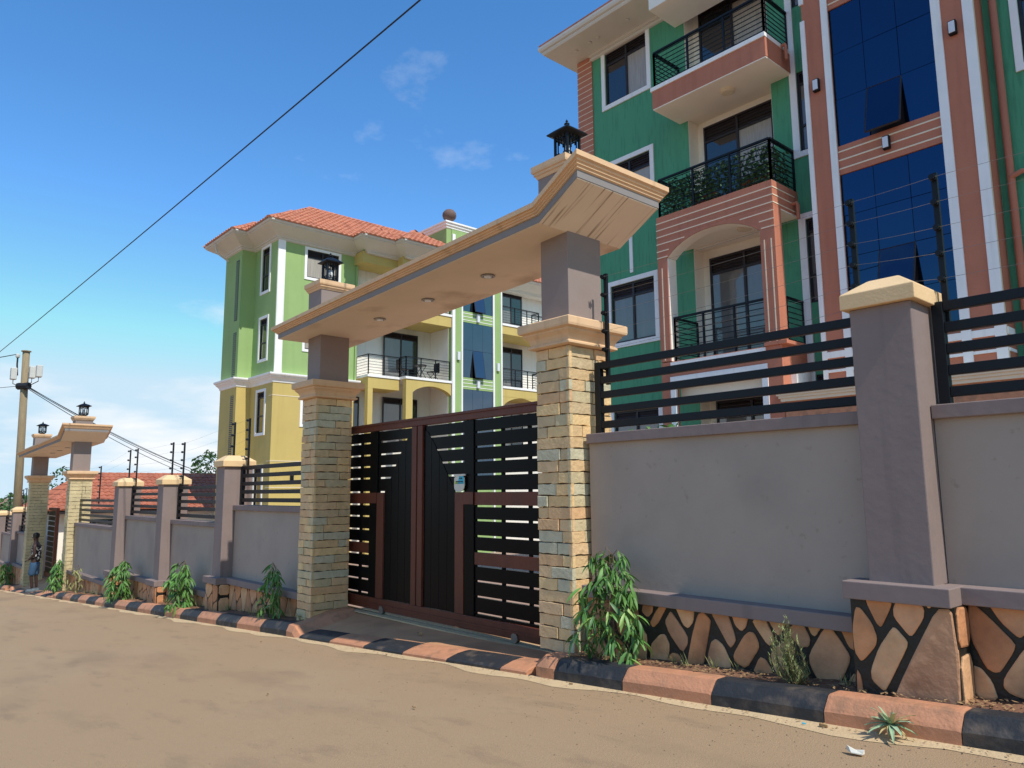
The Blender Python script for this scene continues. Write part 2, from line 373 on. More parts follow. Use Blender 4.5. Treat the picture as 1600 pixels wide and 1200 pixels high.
# ------------------------------------------------------------------ ground levels
def gz(x):
    if x > 25: return gz(25)
    if x < -70:
        t_ = min(1, (-70-x)/100); return gz(-70)-.064*100*(t_-t_*t_/2)
    return .18+.064*(x+1.63)
def cz(x): return -.1+.06*(x+8)
def sheet(name, m, xs, ys, zf, kind='structure'):
    mb = MB(); vs = [(x, y, zf(x, y)) for x in xs for y in ys]; n = len(ys)
    mb.add(vs, [(i*n+j, (i+1)*n+j, (i+1)*n+j+1, i*n+j+1) for i in range(len(xs)-1) for j in range(n-1)])
    return mb.build(name, m, None, smooth=True, kind=kind)
xs = [-3000, -1200, -500, -250, -170, -140, -110, -90, -70, -60, -50, -40, -30, -20, -10, 0, 10, 25, 60, 200, 1500]
sheet('ground', 'ground', xs, [-2500, -600, -100, -20, 0, 5, 10, 30, 100, 600, 2500], lambda x, y: gz(x)-.07)
rx = [-170+i*2.5 for i in range(79)]
sheet('road', 'road', rx, [-7.5, -5, -3, -1, 1, 3, 4.2, 4.77], lambda x, y: gz(x) )
sheet('compound_yard', 'yard', [-60, -40, -20, -8, 20], [5.95, 10, 20, 60], lambda x, y: cz(x))
# sand washed against the kerb, with a wavy edge
rs = random.Random(3); mb = MB(); prev = None
for i in range(240):
    x = 2.5-i*.2; wv = .13+.05*math.sin(x*2.1)+.04*math.sin(x*5.3+1)+rs.uniform(-.012, .012)
    cur = ((x, 4.77-max(.04, wv), gz(x)+.003), (x, 4.765, gz(x)+.014))
    if prev: mb.add([prev[0], cur[0], cur[1], prev[1]], [(0, 1, 2, 3)])
    prev = cur
mb.build('sand_strip', 'sand', None, kind='structure')
def soil(x0, x1, y1=5.3):
    n = max(2, int(abs(x1-x0)/.15)); mb = MB(); r_ = random.Random(int(x0*10)); ys = [4.93, 5.02, 5.12, 5.22, y1]
    vs = [(x0+(x1-x0)*i/n, y, gz(x0+(x1-x0)*i/n)+.15+r_.uniform(-.012, .018)+(.02 if y > 5.1 else 0)) for i in range(n+1) for y in ys]; k = len(ys)
    mb.add(vs, [(i*k+j, (i+1)*k+j, (i+1)*k+j+1, i*k+j+1) for i in range(n) for j in range(k-1)])
    mb.build('planting_strip', 'earth', None, smooth=True, kind='structure')
soil(2.2, -5.0); soil(-10.05, -26.3, 5.35); soil(-32.6, -44)

# ------------------------------------------------------------------ kerb
kerb = bpy.data.objects.new('kerb', None); col.objects.link(kerb); kerb['kind'] = 'structure'
FULL = [(4.95, -.1), (4.75, -.1), (4.75, .085), (4.762, .105), (4.82, .172), (4.84, .18), (4.95, .18)]
LOW = [(5.05, -.1), (4.75, -.1), (4.75, .035), (4.765, .05), (4.9, .085), (5.0, .095), (5.05, .095)]
def kstone(x0, x1, prof, m):
    a, b_ = sorted((x0, x1)); a += .003; b_ -= .003; mid = (a+b_)/2
    MB().rings([[(x, y, gz(x)+z+dz) for y, z in prof] for x, dz in ((a, -.004), (a+.02, 0), (mid, .002), (b_-.02, 0), (b_, -.004))]).build('kerb_stone', m, kerb)
B_, T_ = 'kerb_black', 'kerb_terracotta'
for i, (a, b_) in enumerate([(-4.85, -4.08), (-4.08, -3.26), (-3.26, -2.43), (-2.43, -1.64), (-1.64, -.84), (-.84, -.04), (-.04, .76), (.76, 1.56), (1.56, 2.4)]): kstone(a, b_, FULL, B_ if i % 2 == 0 else T_)
x = -10.12
for i in range(17): kstone(x-.87, x, FULL, B_ if i % 2 == 0 else T_); x -= .87
kl = x
for i in range(8): kstone(-33.6-.87*i, -33.6-.87*(i+1), FULL, T_ if i % 2 == 0 else B_)
for i, (a, b_) in enumerate([(-9.72, -8.88), (-8.88, -8.06), (-8.06, -7.22), (-7.22, -6.42), (-6.42, -5.57), (-5.57, -5.2)]): kstone(a, b_, LOW, B_ if i % 2 == 0 else T_)
nfar = 9; st = (kl-.4+33.2)/nfar
for i in range(nfar): kstone(kl-.4-st*i, kl-.4-st*(i+1), LOW, B_ if i % 2 else T_)
# rounded nose at the near column
mb = MB(); rings = []
for y, z in ((4.75, -.1), (4.75, .08), (4.78, .13), (4.84, .157)):
    pass
nose = []
for k in range(7):
    a = math.pi/2*k/6
    nose.append([(-5.0-.2*math.sin(a)*1.0, 4.75+.25*(1-math.cos(a)), 0)])
out = [(-4.853, 4.75)] + [(-5.0-.2*math.sin(math.pi/2*k/6), 4.75+.2*(1-math.cos(math.pi/2*k/6))) for k in range(7)] + [(-5.2, 5.3), (-4.853, 5.3)]
MB().rings([[(px, py, gz(px)-.1) for px, py in out], [(px, py, gz(px)+.10) for px, py in out],
            [(px+(.05 if px < -4.9 else 0), min(py+.07, 5.3), gz(px)+.178) for px, py in out]]).build('kerb_stone', T_, kerb)
# return of the kerb beside the left column
def kret(x0, x1, ya, yb):
    P = [(-10.118, -.12), (-9.80, -.12), (-9.80, .04), (-9.83, .07), (-9.97, .16), (-10.118, .165)]
    rr = []
    for y, lift in ((4.75, -.05), (4.79, 0), (5.0, .02), (5.4, .05), (5.68, .06), (5.72, .03)):
        rr.append([(x0+(px+10.118)*(x1-x0)/.318, y, gz(x0)+pz*(1 if pz < 0 else 1)+lift*1.6+(.05 if y > 5 else 0)) for px, pz in P])
    MB().rings(rr).build('kerb_stone', T_, kerb)
kret(-10.118, -9.75, 4.75, 5.72)
kret(-32.75, -32.35, 4.75, 5.72)
mb = MB(); mb.rings([[(x, y, gz(x)+z) for y, z in FULL] for x in (kl-.4, kl-.2, kl-.003)]); mb.build('kerb_stone', T_, kerb)

def apron(x0, x1, zb):
    n = 14; ys = [5.05, 5.2, 5.4, 5.6, 5.8, 6.0]; vs = []
    for i in range(n+1):
        x = x0+(x1-x0)*i/n
        for y in ys:
            t_ = (y-5.05)/.75; t_ = min(1, t_); vs.append((x, y, (gz(x)+.092)*(1-t_)+zb*t_))
    k = len(ys)
    MB().add(vs, [(i*k+j, (i+1)*k+j, (i+1)*k+j+1, i*k+j+1) for i in range(n) for j in range(k-1)]).build('driveway_apron', 'apron', None, smooth=True, kind='structure')
apron(-10.1, -4.95, -.09); apron(-32.6, -25.6, -1.38)

# ------------------------------------------------------------------ boundary walls
FY = Frame('Y', 0)
def fence(root_label, x0, x1, zw, group='black bar fences on the boundary wall'):
    f = thing('bar_fence', ((x0+x1)/2, 5.42, zw), root_label, 'fence', group)
    zt = zw+.70; zb = zw+.055
    for xx in (x0+.035, x1-.035): box('fence_post', 'black_metal', f, xx-.035, xx+.035, 5.39, 5.45, zw+.002, zt, bevel=.004)
    h = .068; pitch = (zt-zb-h)/4
    for i in range(5): box('fence_bar', 'black_metal', f, x0+.07, x1-.07, 5.395, 5.445, zb+i*pitch, zb+i*pitch+h, bevel=.005)
    return f
def panel(root, x0, x1, zt, zl, seed, stones=True, traced=None):
    """render panel with coping band, ledge and stone plinth"""
    box('wall_panel', 'wall_grey', root, x0, x1, 5.32, 5.5, zl-.01, zt-.09)
    box('coping', 'wall_mauve', root, x0, x1, 5.275, 5.545, zt-.092, zt, bevel=.006)
    box('ledge', 'wall_mauve', root, x0, x1, 5.17, 5.4, zl-.105, zl, bevel=.006)
    zb = gz(x0)-.1
    pl = box('plinth', 'plinth_joint', root, x0, x1, 5.25, 5.5, zb, zl-.1)
    fr = Frame('Y', 5.25)
    for P in traced or []: stone_plate(P, fr, 0, pl)
    if stones:
        n = max(1, round((x1-x0)/1.3)); s_ = (x1-x0)/n
        for i in range(n):
            a = x0+i*s_; crazy(a, a+s_, gz(a+s_/2)+.13, zl-.11, fr, 0, pl, seed+i, it=1)
def pillar(root, x0, x1, zt, zl, seed, traced=None):
    box('pillar', 'wall_mauve', root, x0, x1, 5.1, 5.62, zl-.005, zt, bevel=.008)
    MB().sqprof(x0, x1, 5.1, 5.62, [(.045, zt), (.045, zt+.105), (-.09, zt+.2), (-.10, zt+.205)]).build('pillar_cap', 'cap_cream', root, bevel=.006)
    box('ledge', 'wall_mauve', root, x0-.13, x1+.12, 4.985, 5.24, zl-.11, zl+.003, bevel=.006)
    zb = gz(x0)-.1
    pl = box('plinth', 'plinth_joint', root, x0-.105, x1+.12, 5.04, 5.5, zb, zl-.108)
    fr = Frame('Y', 5.04)
    if traced:
        for P in traced: stone_plate(P, fr, 0, pl)
    else: crazy(x0-.1, x1+.115, gz(x0)+.13, zl-.115, fr, 0, pl, seed, nx=2, it=1)
    fx = Frame('X', x1+.12); zm = (gz(x1)+.13+zl)/2
    stone_plate([(5.06, zm+.02), (5.22, zm+.01), (5.23, zl-.13), (5.06, zl-.12)], fx, 0, pl)
    stone_plate([(5.07, gz(x1)+.12), (5.22, gz(x1)+.12), (5.23, zm-.05), (5.06, zm-.06)], fx, 0, pl)
MAIN = [[(-4.25, 0.57), (-4.2, 0.54), (-4.16, 0.58), (-4.15, 0.63), (-4.24, 0.62)], [(-4.06, 0.64), (-4.0, 0.64), (-4.09, 0.51), (-4.14, 0.46), (-4.17, 0.49), (-4.11, 0.57)], [(-3.96, 0.59), (-4.01, 0.51), (-3.97, 0.43), (-3.86, 0.3), (-3.81, 0.37), (-3.81, 0.43), (-3.94, 0.58)], [(-3.9, 0.64), (-3.73, 0.64), (-3.75, 0.55), (-3.79, 0.5), (-3.83, 0.52)], [(-3.64, 0.62), (-3.69, 0.6), (-3.74, 0.44), (-3.8, 0.25), (-3.8, 0.2), (-3.67, 0.19), (-3.59, 0.52), (-3.58, 0.57)], [(-3.56, 0.64), (-3.42, 0.65), (-3.36, 0.47), (-3.38, 0.43), (-3.41, 0.4), (-3.51, 0.56)], [(-3.37, 0.64), (-3.24, 0.65), (-3.27, 0.57), (-3.3, 0.54), (-3.34, 0.57)], [(-4.17, 0.3), (-4.08, 0.39), (-4.03, 0.4), (-3.99, 0.32), (-4.03, 0.16), (-4.18, 0.15)], [(-4.01, 0.19), (-3.96, 0.26), (-3.9, 0.26), (-3.85, 0.19), (-3.87, 0.15), (-4.01, 0.14)], [(-3.53, 0.43), (-3.57, 0.4), (-3.6, 0.3), (-3.61, 0.18), (-3.42, 0.18), (-3.42, 0.29), (-3.47, 0.39)], [(-3.24, 0.52), (-3.28, 0.48), (-3.37, 0.35), (-3.36, 0.3), (-3.27, 0.27), (-3.17, 0.42), (-3.17, 0.46), (-3.2, 0.52)], [(-3.17, 0.63), (-3.19, 0.6), (-3.08, 0.46), (-3.04, 0.5), (-3.04, 0.52), (-3.1, 0.65)], [(-3.07, 0.65), (-2.92, 0.65), (-2.98, 0.56), (-3.0, 0.55)], [(-2.93, 0.51), (-3.03, 0.43), (-3.05, 0.39), (-3.03, 0.28), (-2.94, 0.26), (-2.88, 0.44), (-2.88, 0.46)], [(-3.15, 0.35), (-3.21, 0.24), (-3.03, 0.19), (-3.08, 0.29), (-3.11, 0.34)], [(-2.84, 0.64), (-2.89, 0.6), (-2.88, 0.55), (-2.83, 0.49), (-2.77, 0.5), (-2.76, 0.55), (-2.8, 0.63)], [(-2.76, 0.65), (-2.66, 0.65), (-2.71, 0.58), (-2.73, 0.59)], [(-2.64, 0.62), (-2.59, 0.63), (-2.54, 0.56), (-2.48, 0.47), (-2.49, 0.42), (-2.58, 0.24), (-2.66, 0.21), (-2.75, 0.37), (-2.75, 0.44)], [(-2.52, 0.65), (-2.43, 0.65), (-2.43, 0.52), (-2.47, 0.54)], [(-2.52, 0.25), (-2.44, 0.37), (-2.44, 0.22)],
        [(-4.9, .64), (-4.62, .64), (-4.6, .5), (-4.72, .42), (-4.9, .46)], [(-4.9, .4), (-4.76, .36), (-4.68, .2), (-4.72, .1), (-4.9, .1)], [(-4.53, .62), (-4.33, .6), (-4.3, .5), (-4.42, .34), (-4.52, .36), (-4.55, .48)], [(-4.6, .3), (-4.5, .28), (-4.42, .16), (-4.46, .1), (-4.62, .1)], [(-4.36, .28), (-4.27, .42), (-4.22, .36), (-4.24, .14), (-4.36, .12)], [(-2.99, .22), (-2.88, .36), (-2.8, .3), (-2.78, .2)]]
PIL = [[(-2.22, 0.91), (-2.08, 0.92), (-2.1, 0.85), (-2.15, 0.75), (-2.16, 0.74), (-2.18, 0.76), (-2.23, 0.87)], [(-2.31, 0.82), (-2.28, 0.82), (-2.22, 0.73), (-2.2, 0.66), (-2.21, 0.61), (-2.28, 0.52), (-2.3, 0.51), (-2.33, 0.56), (-2.33, 0.69)], [(-2.03, 0.91), (-1.93, 0.91), (-1.9, 0.86), (-1.91, 0.81), (-1.97, 0.71), (-1.99, 0.71), (-2.06, 0.8), (-2.06, 0.85)], [(-2.09, 0.72), (-2.07, 0.72), (-2.01, 0.65), (-2.02, 0.61), (-2.15, 0.36), (-2.17, 0.35), (-2.23, 0.4), (-2.23, 0.46), (-2.17, 0.59)], [(-1.88, 0.91), (-1.84, 0.91), (-1.86, 0.88)], [(-1.82, 0.86), (-1.74, 0.87), (-1.735, 0.72), (-1.73, 0.61), (-1.735, 0.3), (-2.11, 0.29), (-2.05, 0.42), (-1.95, 0.6)], [(-2.33, 0.43), (-2.31, 0.39), (-2.3, 0.29), (-2.335, 0.27)]]
RIGHT = [[(-1.71, 0.88), (-1.67, 0.88), (-1.6, 0.81), (-1.49, 0.69), (-1.5, 0.65), (-1.57, 0.53), (-1.6, 0.52), (-1.64, 0.54), (-1.7, 0.69)], [(-1.59, 0.9), (-1.41, 0.9), (-1.35, 0.89), (-1.43, 0.76), (-1.45, 0.74), (-1.47, 0.75), (-1.53, 0.81)], [(-1.41, 0.67), (-1.44, 0.65), (-1.54, 0.49), (-1.55, 0.44), (-1.52, 0.41), (-1.4, 0.38), (-1.33, 0.57)], [(-1.71, 0.52), (-1.67, 0.51), (-1.63, 0.45), (-1.6, 0.36), (-1.71, 0.35)]]
wr = thing('boundary_wall', (-2, 5.4, .2), 'grey rendered boundary wall with crazy-stone plinth right of the near gate', 'wall', 'boundary wall sections')
panel(wr, -4.9, -2.245, 2.14, .745, 11, stones=False, traced=MAIN)
pillar(wr, -2.24, -1.84, 2.82, 1.0, 12, traced=PIL)
panel(wr, -1.835, 1.295, 2.14, 1.0, 13, stones=False, traced=RIGHT)
pp = [o for o in wr.children if o.name.startswith('plinth')][-1]
crazy(-1.3, 1.29, gz(0)+.1, .89, Frame('Y', 5.25), 0, pp, 77)
pillar(wr, 1.3, 1.7, 3.0, 1.15, 14)
fence('near bar fence between the near stone column and the large mauve pillar', -4.88, -2.26, 2.14)
fence('bar fence at the right edge, beyond the large mauve pillar', -1.82, 1.28, 2.14)
wl = thing('boundary_wall', (-18, 5.4, -.8), 'stepped grey boundary wall between the two gateways', 'wall', 'boundary wall sections')
panel(wl, -13.585, -10.55, 1.40, .14, 21); pillar(wl, -13.97, -13.59, 2.09, .14, 22)
panel(wl, -17.005, -13.975, 1.07, -.19, 23); pillar(wl, -17.39, -17.01, 1.81, -.19, 24)
panel(wl, -20.495, -17.395, 1.09, -.25, 25); pillar(wl, -20.88, -20.5, 1.81, -.25, 26)
panel(wl, -26.2, -20.885, .78, -.6, 27)
fence('bar fence between the near gateway and the first small pillar', -13.57, -10.57, 1.40)
fence('bar fence left of the first small pillar, red roof behind', -16.99, -13.99, 1.07)
fence('bar fence between the second and third small pillars', -20.48, -17.41, 1.09)
fence('bar fence next to the far gateway right column', -26.18, -20.9, .78)
wf = thing('boundary_wall', (-38, 5.4, -2), 'grey boundary wall continuing past the far gateway', 'wall', 'boundary wall sections')
panel(wf, -35.6, -32.95, .2, -1.0, 31); pillar(wf, -35.99, -35.61, .95, -1.0, 32); panel(wf, -39.5, -36.0, .05, -1.15, 33); pillar(wf, -39.9, -39.51, .75, -1.2, 34); panel(wf, -45, -39.92, -.1, -1.5, 35)
fence('bar fence left of the far gateway', -35.58, -32.97, .2); fence('bar fence at the left edge of the picture', -39.48, -36.02, .05)

# electric fence posts with insulators and wires
def efence(label, posts, wires=True):
    f = thing('electric_fence', (posts[0][0], 5.47, posts[0][1]), label, 'electric fence', 'electric fences above the walls')
    tops = []
    for x, z0, z1 in posts:
        p = MB().box(x-.018, x+.018, 5.455, 5.485, z0, z1).build('fence_post', 'black_metal', f)
        n = 6; hs_ = [z1-.04-(z1-z0-.2)*i/(n-1) for i in range(n)]; tops.append((x, hs_))
        for h in hs_:
            mb = MB(); mb.tube([(x, 5.455, h), (x, 5.44, h), (x, 5.425, h), (x, 5.41, h)], .012, 6); mb.tube([(x, 5.44, h), (x, 5.424, h)], .024, 8); mb.tube([(x, 5.418, h), (x, 5.405, h)], .02, 8)
            mb.build('insulator', 'black_metal', p)
    if wires:
        for i in range(6):
            mb = MB(); pts = []
            for (xa, ha), (xb, hb) in zip(tops, tops[1:]):
                for k in range(7):
                    t_ = k/6; pts.append((xa+(xb-xa)*t_, 5.422, ha[i]+(hb[i]-ha[i])*t_-.03*4*t_*(1-t_)*min(1, abs(xb-xa)/4)))
            mb.tube(pts, .0013, 4).build('wire', 'steel', f)
efence('electric fence wires on posts above the near wall and fence', [(1.15, 2.7, 3.76), (-1.75, 2.66, 3.76), (-2.33, 2.75, 3.75), (-4.77, 2.62, 3.73)])
efence('electric fence posts above the stepped wall between the gateways', [(-13.45, 1.9, 2.97), (-14.15, 1.7, 2.95), (-16.95, 1.65, 2.72), (-17.7, 1.65, 2.76), (-20.45, 1.65, 2.75), (-21.1, 1.4, 2.75), (-24.0, 1.35, 2.42), (-26.1, 1.35, 2.45)])
efence('electric fence posts left of the far gateway', [(-33.1, .7, 1.9), (-35.5, .7, 1.9), (-36.2, .6, 1.85), (-39.3, .6, 1.75)])

# ------------------------------------------------------------------ gateways
def jag(x0, x1, z0, z1, rnd):
    n = max(3, int((x1-x0)/.05)); P = []
    for i in range(n+1): P.append((x0+(x1-x0)*i/n, z0+rnd.uniform(-.007, .007)))
    for i in range(n+1): P.append((x1-(x1-x0)*i/n, z1+rnd.uniform(-.003, .003)))
    return P
def stone_col(root, x0, x1, zb, zt, detailed, seed):
    y0, y1 = 5.1, 5.7; rnd = random.Random(seed); q = .035
    c = MB().box(x0+q, x1-q, y0+q, y1-q, zb, zt).build('column', 'mortar', root)
    h = .107; n = int((zt-zb)/h); h = (zt-zb)/n; rest = MB()
    faces = [(Frame('Y', y0+q), x0, x1, 1), (Frame('X', x1-q), y0, y1, 1)]
    for k in range(n):
        z0 = zb+k*h+.004; z1 = zb+(k+1)*h-.004
        for fr, a, b_, vis in faces:
            cut = a+(b_-a)*rnd.choice([.3, .38, .55, .62, .7]); segs = [(a, cut-.004), (cut+.004, b_)]
            if rnd.random() < .18: segs = [(a, b_)]
            for (s0, s1) in segs:
                # the stones at the outer corner overlap the corner so that no gap shows
                P = jag(s0, s1, z0, z1, rnd); lift = q+rnd.uniform(-.012, .004)
                if fr.a == 'Y' and s1 == b_: pass
                Q = shrink(P, .004)
                rings = [[fr.pt(x, z, -.005) for x, z in P], [fr.pt(x, z, lift-.006) for x, z in P], [fr.pt(x, z, lift) for x, z in Q]]
                if detailed: MB().rings(rings).build('stone', 'ledgestone', c)
                else: rest.rings(rings)
        for (ux0, ux1, uy0, uy1) in ((x0, x1, y1-q, y1-.006), (x0+.006, x0+q, y0+.05, y1-.02)):
            rest.box(ux0+.01, ux1-.002, uy0, uy1, z0, z1)
    rest.build('stone_facing', 'ledgestone' if detailed else 'ledgestone_far', c, kind='stuff')
    MB().sqprof(x0, x1, y0, y1, [(.03, zt), (.055, zt+.012), (.055, zt+.03), (.035, zt+.042), (.04, zt+.07), (.055, zt+.10), (.09, zt+.135), (.09, zt+.15), (.125, zt+.165), (.13, zt+.185), (.13, zt+.245), (.12, zt+.255)]).build('capital', 'trim_peach', root)
def poly_slab(path, t0, t1, y0, y1, name, m, parent):
    """slab following a polyline in x,z: from t0 to t1 above it"""
    mb = MB(); rings = []
    for y in (y0, y1):
        rings.append([(x, y, z+t0) for x, z in path]+[(x, y, z+t1) for x, z in reversed(path)])
    n = len(rings[0]); mb.rings(rings, cap=False)
    k = len(path)
    for s_ in (0, n):
        for i in range(k-1): mb.f.append((s_+i, s_+i+1, s_+n-2-i, s_+n-1-i))
    return mb.build(name, m, parent)
def gateway(label, dxr, dxl, dz, zbr, zbl, detailed, seed):
    g = thing('gateway', (-7.6+(dxr+dxl)/2, 5.4, min(zbr, zbl)), label, 'gateway', 'roofed gateways')
    R0, R1 = -5.40+dxr, -4.94+dxr; L0, L1 = -10.56+dxl, -10.12+dxl
    stone_col(g, R0, R1, zbr, 3.0+dz, detailed, seed); stone_col(g, L0, L1, zbl, 3.0+dz, detailed, seed+1)
    for a, b_, zt in ((R0+.06, R1-.015, 4.19), (L0+.06, L1+.02, 3.99)):
        box('shaft', 'grey_plaster', g, a, b_, 5.13, 5.61, 3.25+dz, zt+dz, bevel=.006)
    # canopy
    xt, xk, xl = -4.46+dxr, -4.97+dxr, -10.74+dxl
    path = [(xl, 3.93+dz), (xk, 4.145+dz), (xt, 4.43+dz)]
    y0, y1 = 4.76, 5.94
    def off(p, o):      # move the ends outwards by o
        (a, za), (b_, zb_), (c, zc) = p; s1 = (zb_-za)/(b_-a); s2 = (zc-zb_)/(c-b_)
        return [(a-o, za-o*s1), (b_, zb_), (c+o*.9, zc+o*.9*s2)]
    can = poly_slab(path[:2], -.004, .05, y0, y1, 'canopy_soffit', 'soffit', g)
    end = poly_slab(path[1:], -.004, .05, y0, y1, 'canopy_soffit', 'soffit_streaked' if detailed else 'soffit', g)
    poly_slab(off(path, .008), .003, .075, y0-.008, y1+.008, 'canopy_band', 'grey_band', g)
    for o, a, b_ in ((.028, .075, .094), (.046, .094, .113), (.064, .113, .132), (.09, .132, .182)):
        poly_slab(off(path, o), a, b_, y0-o, y1+o, 'canopy_moulding', 'trim_peach', g)
    poly_slab(off(path, -.05), .182, .20, y0+.05, y1-.05, 'canopy_top', 'grey_plaster', g)
    # pedestals above the roof
    for a, b_, zt, z0 in ((R0+.05, R1-.02, 4.80, 4.3), (L0+.05, L1+.02, 4.65, 4.15)):
        box('pedestal', 'grey_plaster', g, a, b_, 5.12, 5.60, z0+dz, zt+dz)
        MB().sqprof(a, b_, 5.12, 5.60, [(.01, zt+dz), (.02, zt+.025+dz), (.02, zt+.03+dz), (.035, zt+.035+dz), (.035, zt+.06+dz), (.05, zt+.065+dz), (.055, zt+.085+dz), (.055, zt+.135+dz), (.045, zt+.14+dz)]).build('pedestal_cap', 'trim_peach', g)
    # recessed spotlights
    for fx in (-8.85, -7.69, -6.49):
        x = fx+(dxr+dxl)/2; z = 3.925+dz+(x-xl)*(4.14-3.925)/(xk-xl)
        sp_ = MB().lathe(x, 5.38, [(.085, z-.001), (.085, z-.012), (.06, z-.014), (.06, z-.003)], 20).build('spotlight', 'steel', g, smooth=False)
        MB().lathe(x, 5.38, [(.052, z-.004), (.045, z-.02), (.02, z-.024)], 16).build('bulb', 'bulb', sp_)
    return g
gateway('near roofed gateway with two ledgestone columns and an upturned peach canopy', 0, 0, 0, .12, -.28, True, 5)
gateway('far roofed gateway at the left, smaller in the distance', -21.0, -22.3, -.93, -1.35, -1.75, False, 15)

def lantern(x, y, z, label, s_=1.0, kw=1.0):
    t_ = thing('lantern', (x, y, z), label, 'lantern', 'black lanterns on the gateways')
    q = .105*kw
    MB().sqprof(x-q*.7, x+q*.7, y-q*.7, y+q*.7, [(0, z), (0, z+.03*s_), (.015, z+.035*s_), (.03*kw, z+.04*s_), (.03*kw, z+.06*s_)]).build('base', 'black_metal', t_)
    zb, zt = z+.06*s_, z+.30*s_
    for sx in (-1, 1):
        for sy in (-1, 1): box('corner_post', 'black_metal', t_, x+sx*q-.011, x+sx*q+.011, y+sy*q-.011, y+sy*q+.011, zb, zt)
    for k, (ax, sg) in enumerate((('y', -1), ('y', 1), ('x', -1), ('x', 1))):
        lb = MB(); d = sg*q; th = .005
        def bar(u0, u1, v0, v1):
            if ax == 'y': lb.box(x+u0, x+u1, y+d-th, y+d+th, v0, v1)
            else: lb.box(x+d-th, x+d+th, y+u0, y+u1, v0, v1)
        hh = zt-zb; w_ = .006*kw
        for u in (-.055*kw, .055*kw): bar(u-w_, u+w_, zb, zt)
        for v in (.13, .87): bar(-q, q, zb+hh*v-w_, zb+hh*v+w_)
        for u, v in ((-.055, .2), (.055, .2), (-.055, .8), (.055, .8)):
            bar(u*kw-.02*kw, u*kw+.02*kw, zb+hh*(v+.06)-w_, zb+hh*(v+.06)+w_); bar(u*kw*.6-w_, u*kw*.6+w_, zb+hh*(v-.06), zb+hh*(v+.06))
        bar(-w_, w_, zb, zb+hh*.13); bar(-w_, w_, zb+hh*.87, zt)
        lb.build('lattice', 'black_metal', t_)
    MB().sqprof(x-q, x+q, y-q, y+q, [(.01, zt), (.075*kw, zt+.018), (.078*kw, zt+.03), (.0, zt+.075*s_), (-.06*kw, zt+.10*s_), (-.095*kw, zt+.115*s_)]).build('roof', 'black_metal', t_)
    MB().lathe(x, y, [(.012, zt+.11*s_), (.028, zt+.125*s_), (.03, zt+.135*s_), (.012, zt+.145*s_), (.010, zt+.15*s_), (.015, zt+.16*s_), (.002, zt+.18*s_)], 8).build('finial', 'black_metal', t_)
    MB().lathe(x, y, [(.02, zb), (.03, zb+.05*s_), (.045, zb+.1*s_), (.035, zb+.15*s_), (.008, zb+.17*s_)], 10).build('bulb', 'bulb', t_, smooth=True)
lantern(-5.155, 5.36, 4.94, 'black lantern on the right pedestal of the near gateway', 1.12, .84)
lantern(-10.30, 5.36, 4.79, 'black lantern on the left pedestal of the near gateway', 1.08, .8)
lantern(-26.155, 5.36, 4.01, 'black lantern on the right pedestal of the far gateway')
lantern(-32.60, 5.36, 3.86, 'black lantern on the left pedestal of the far gateway')

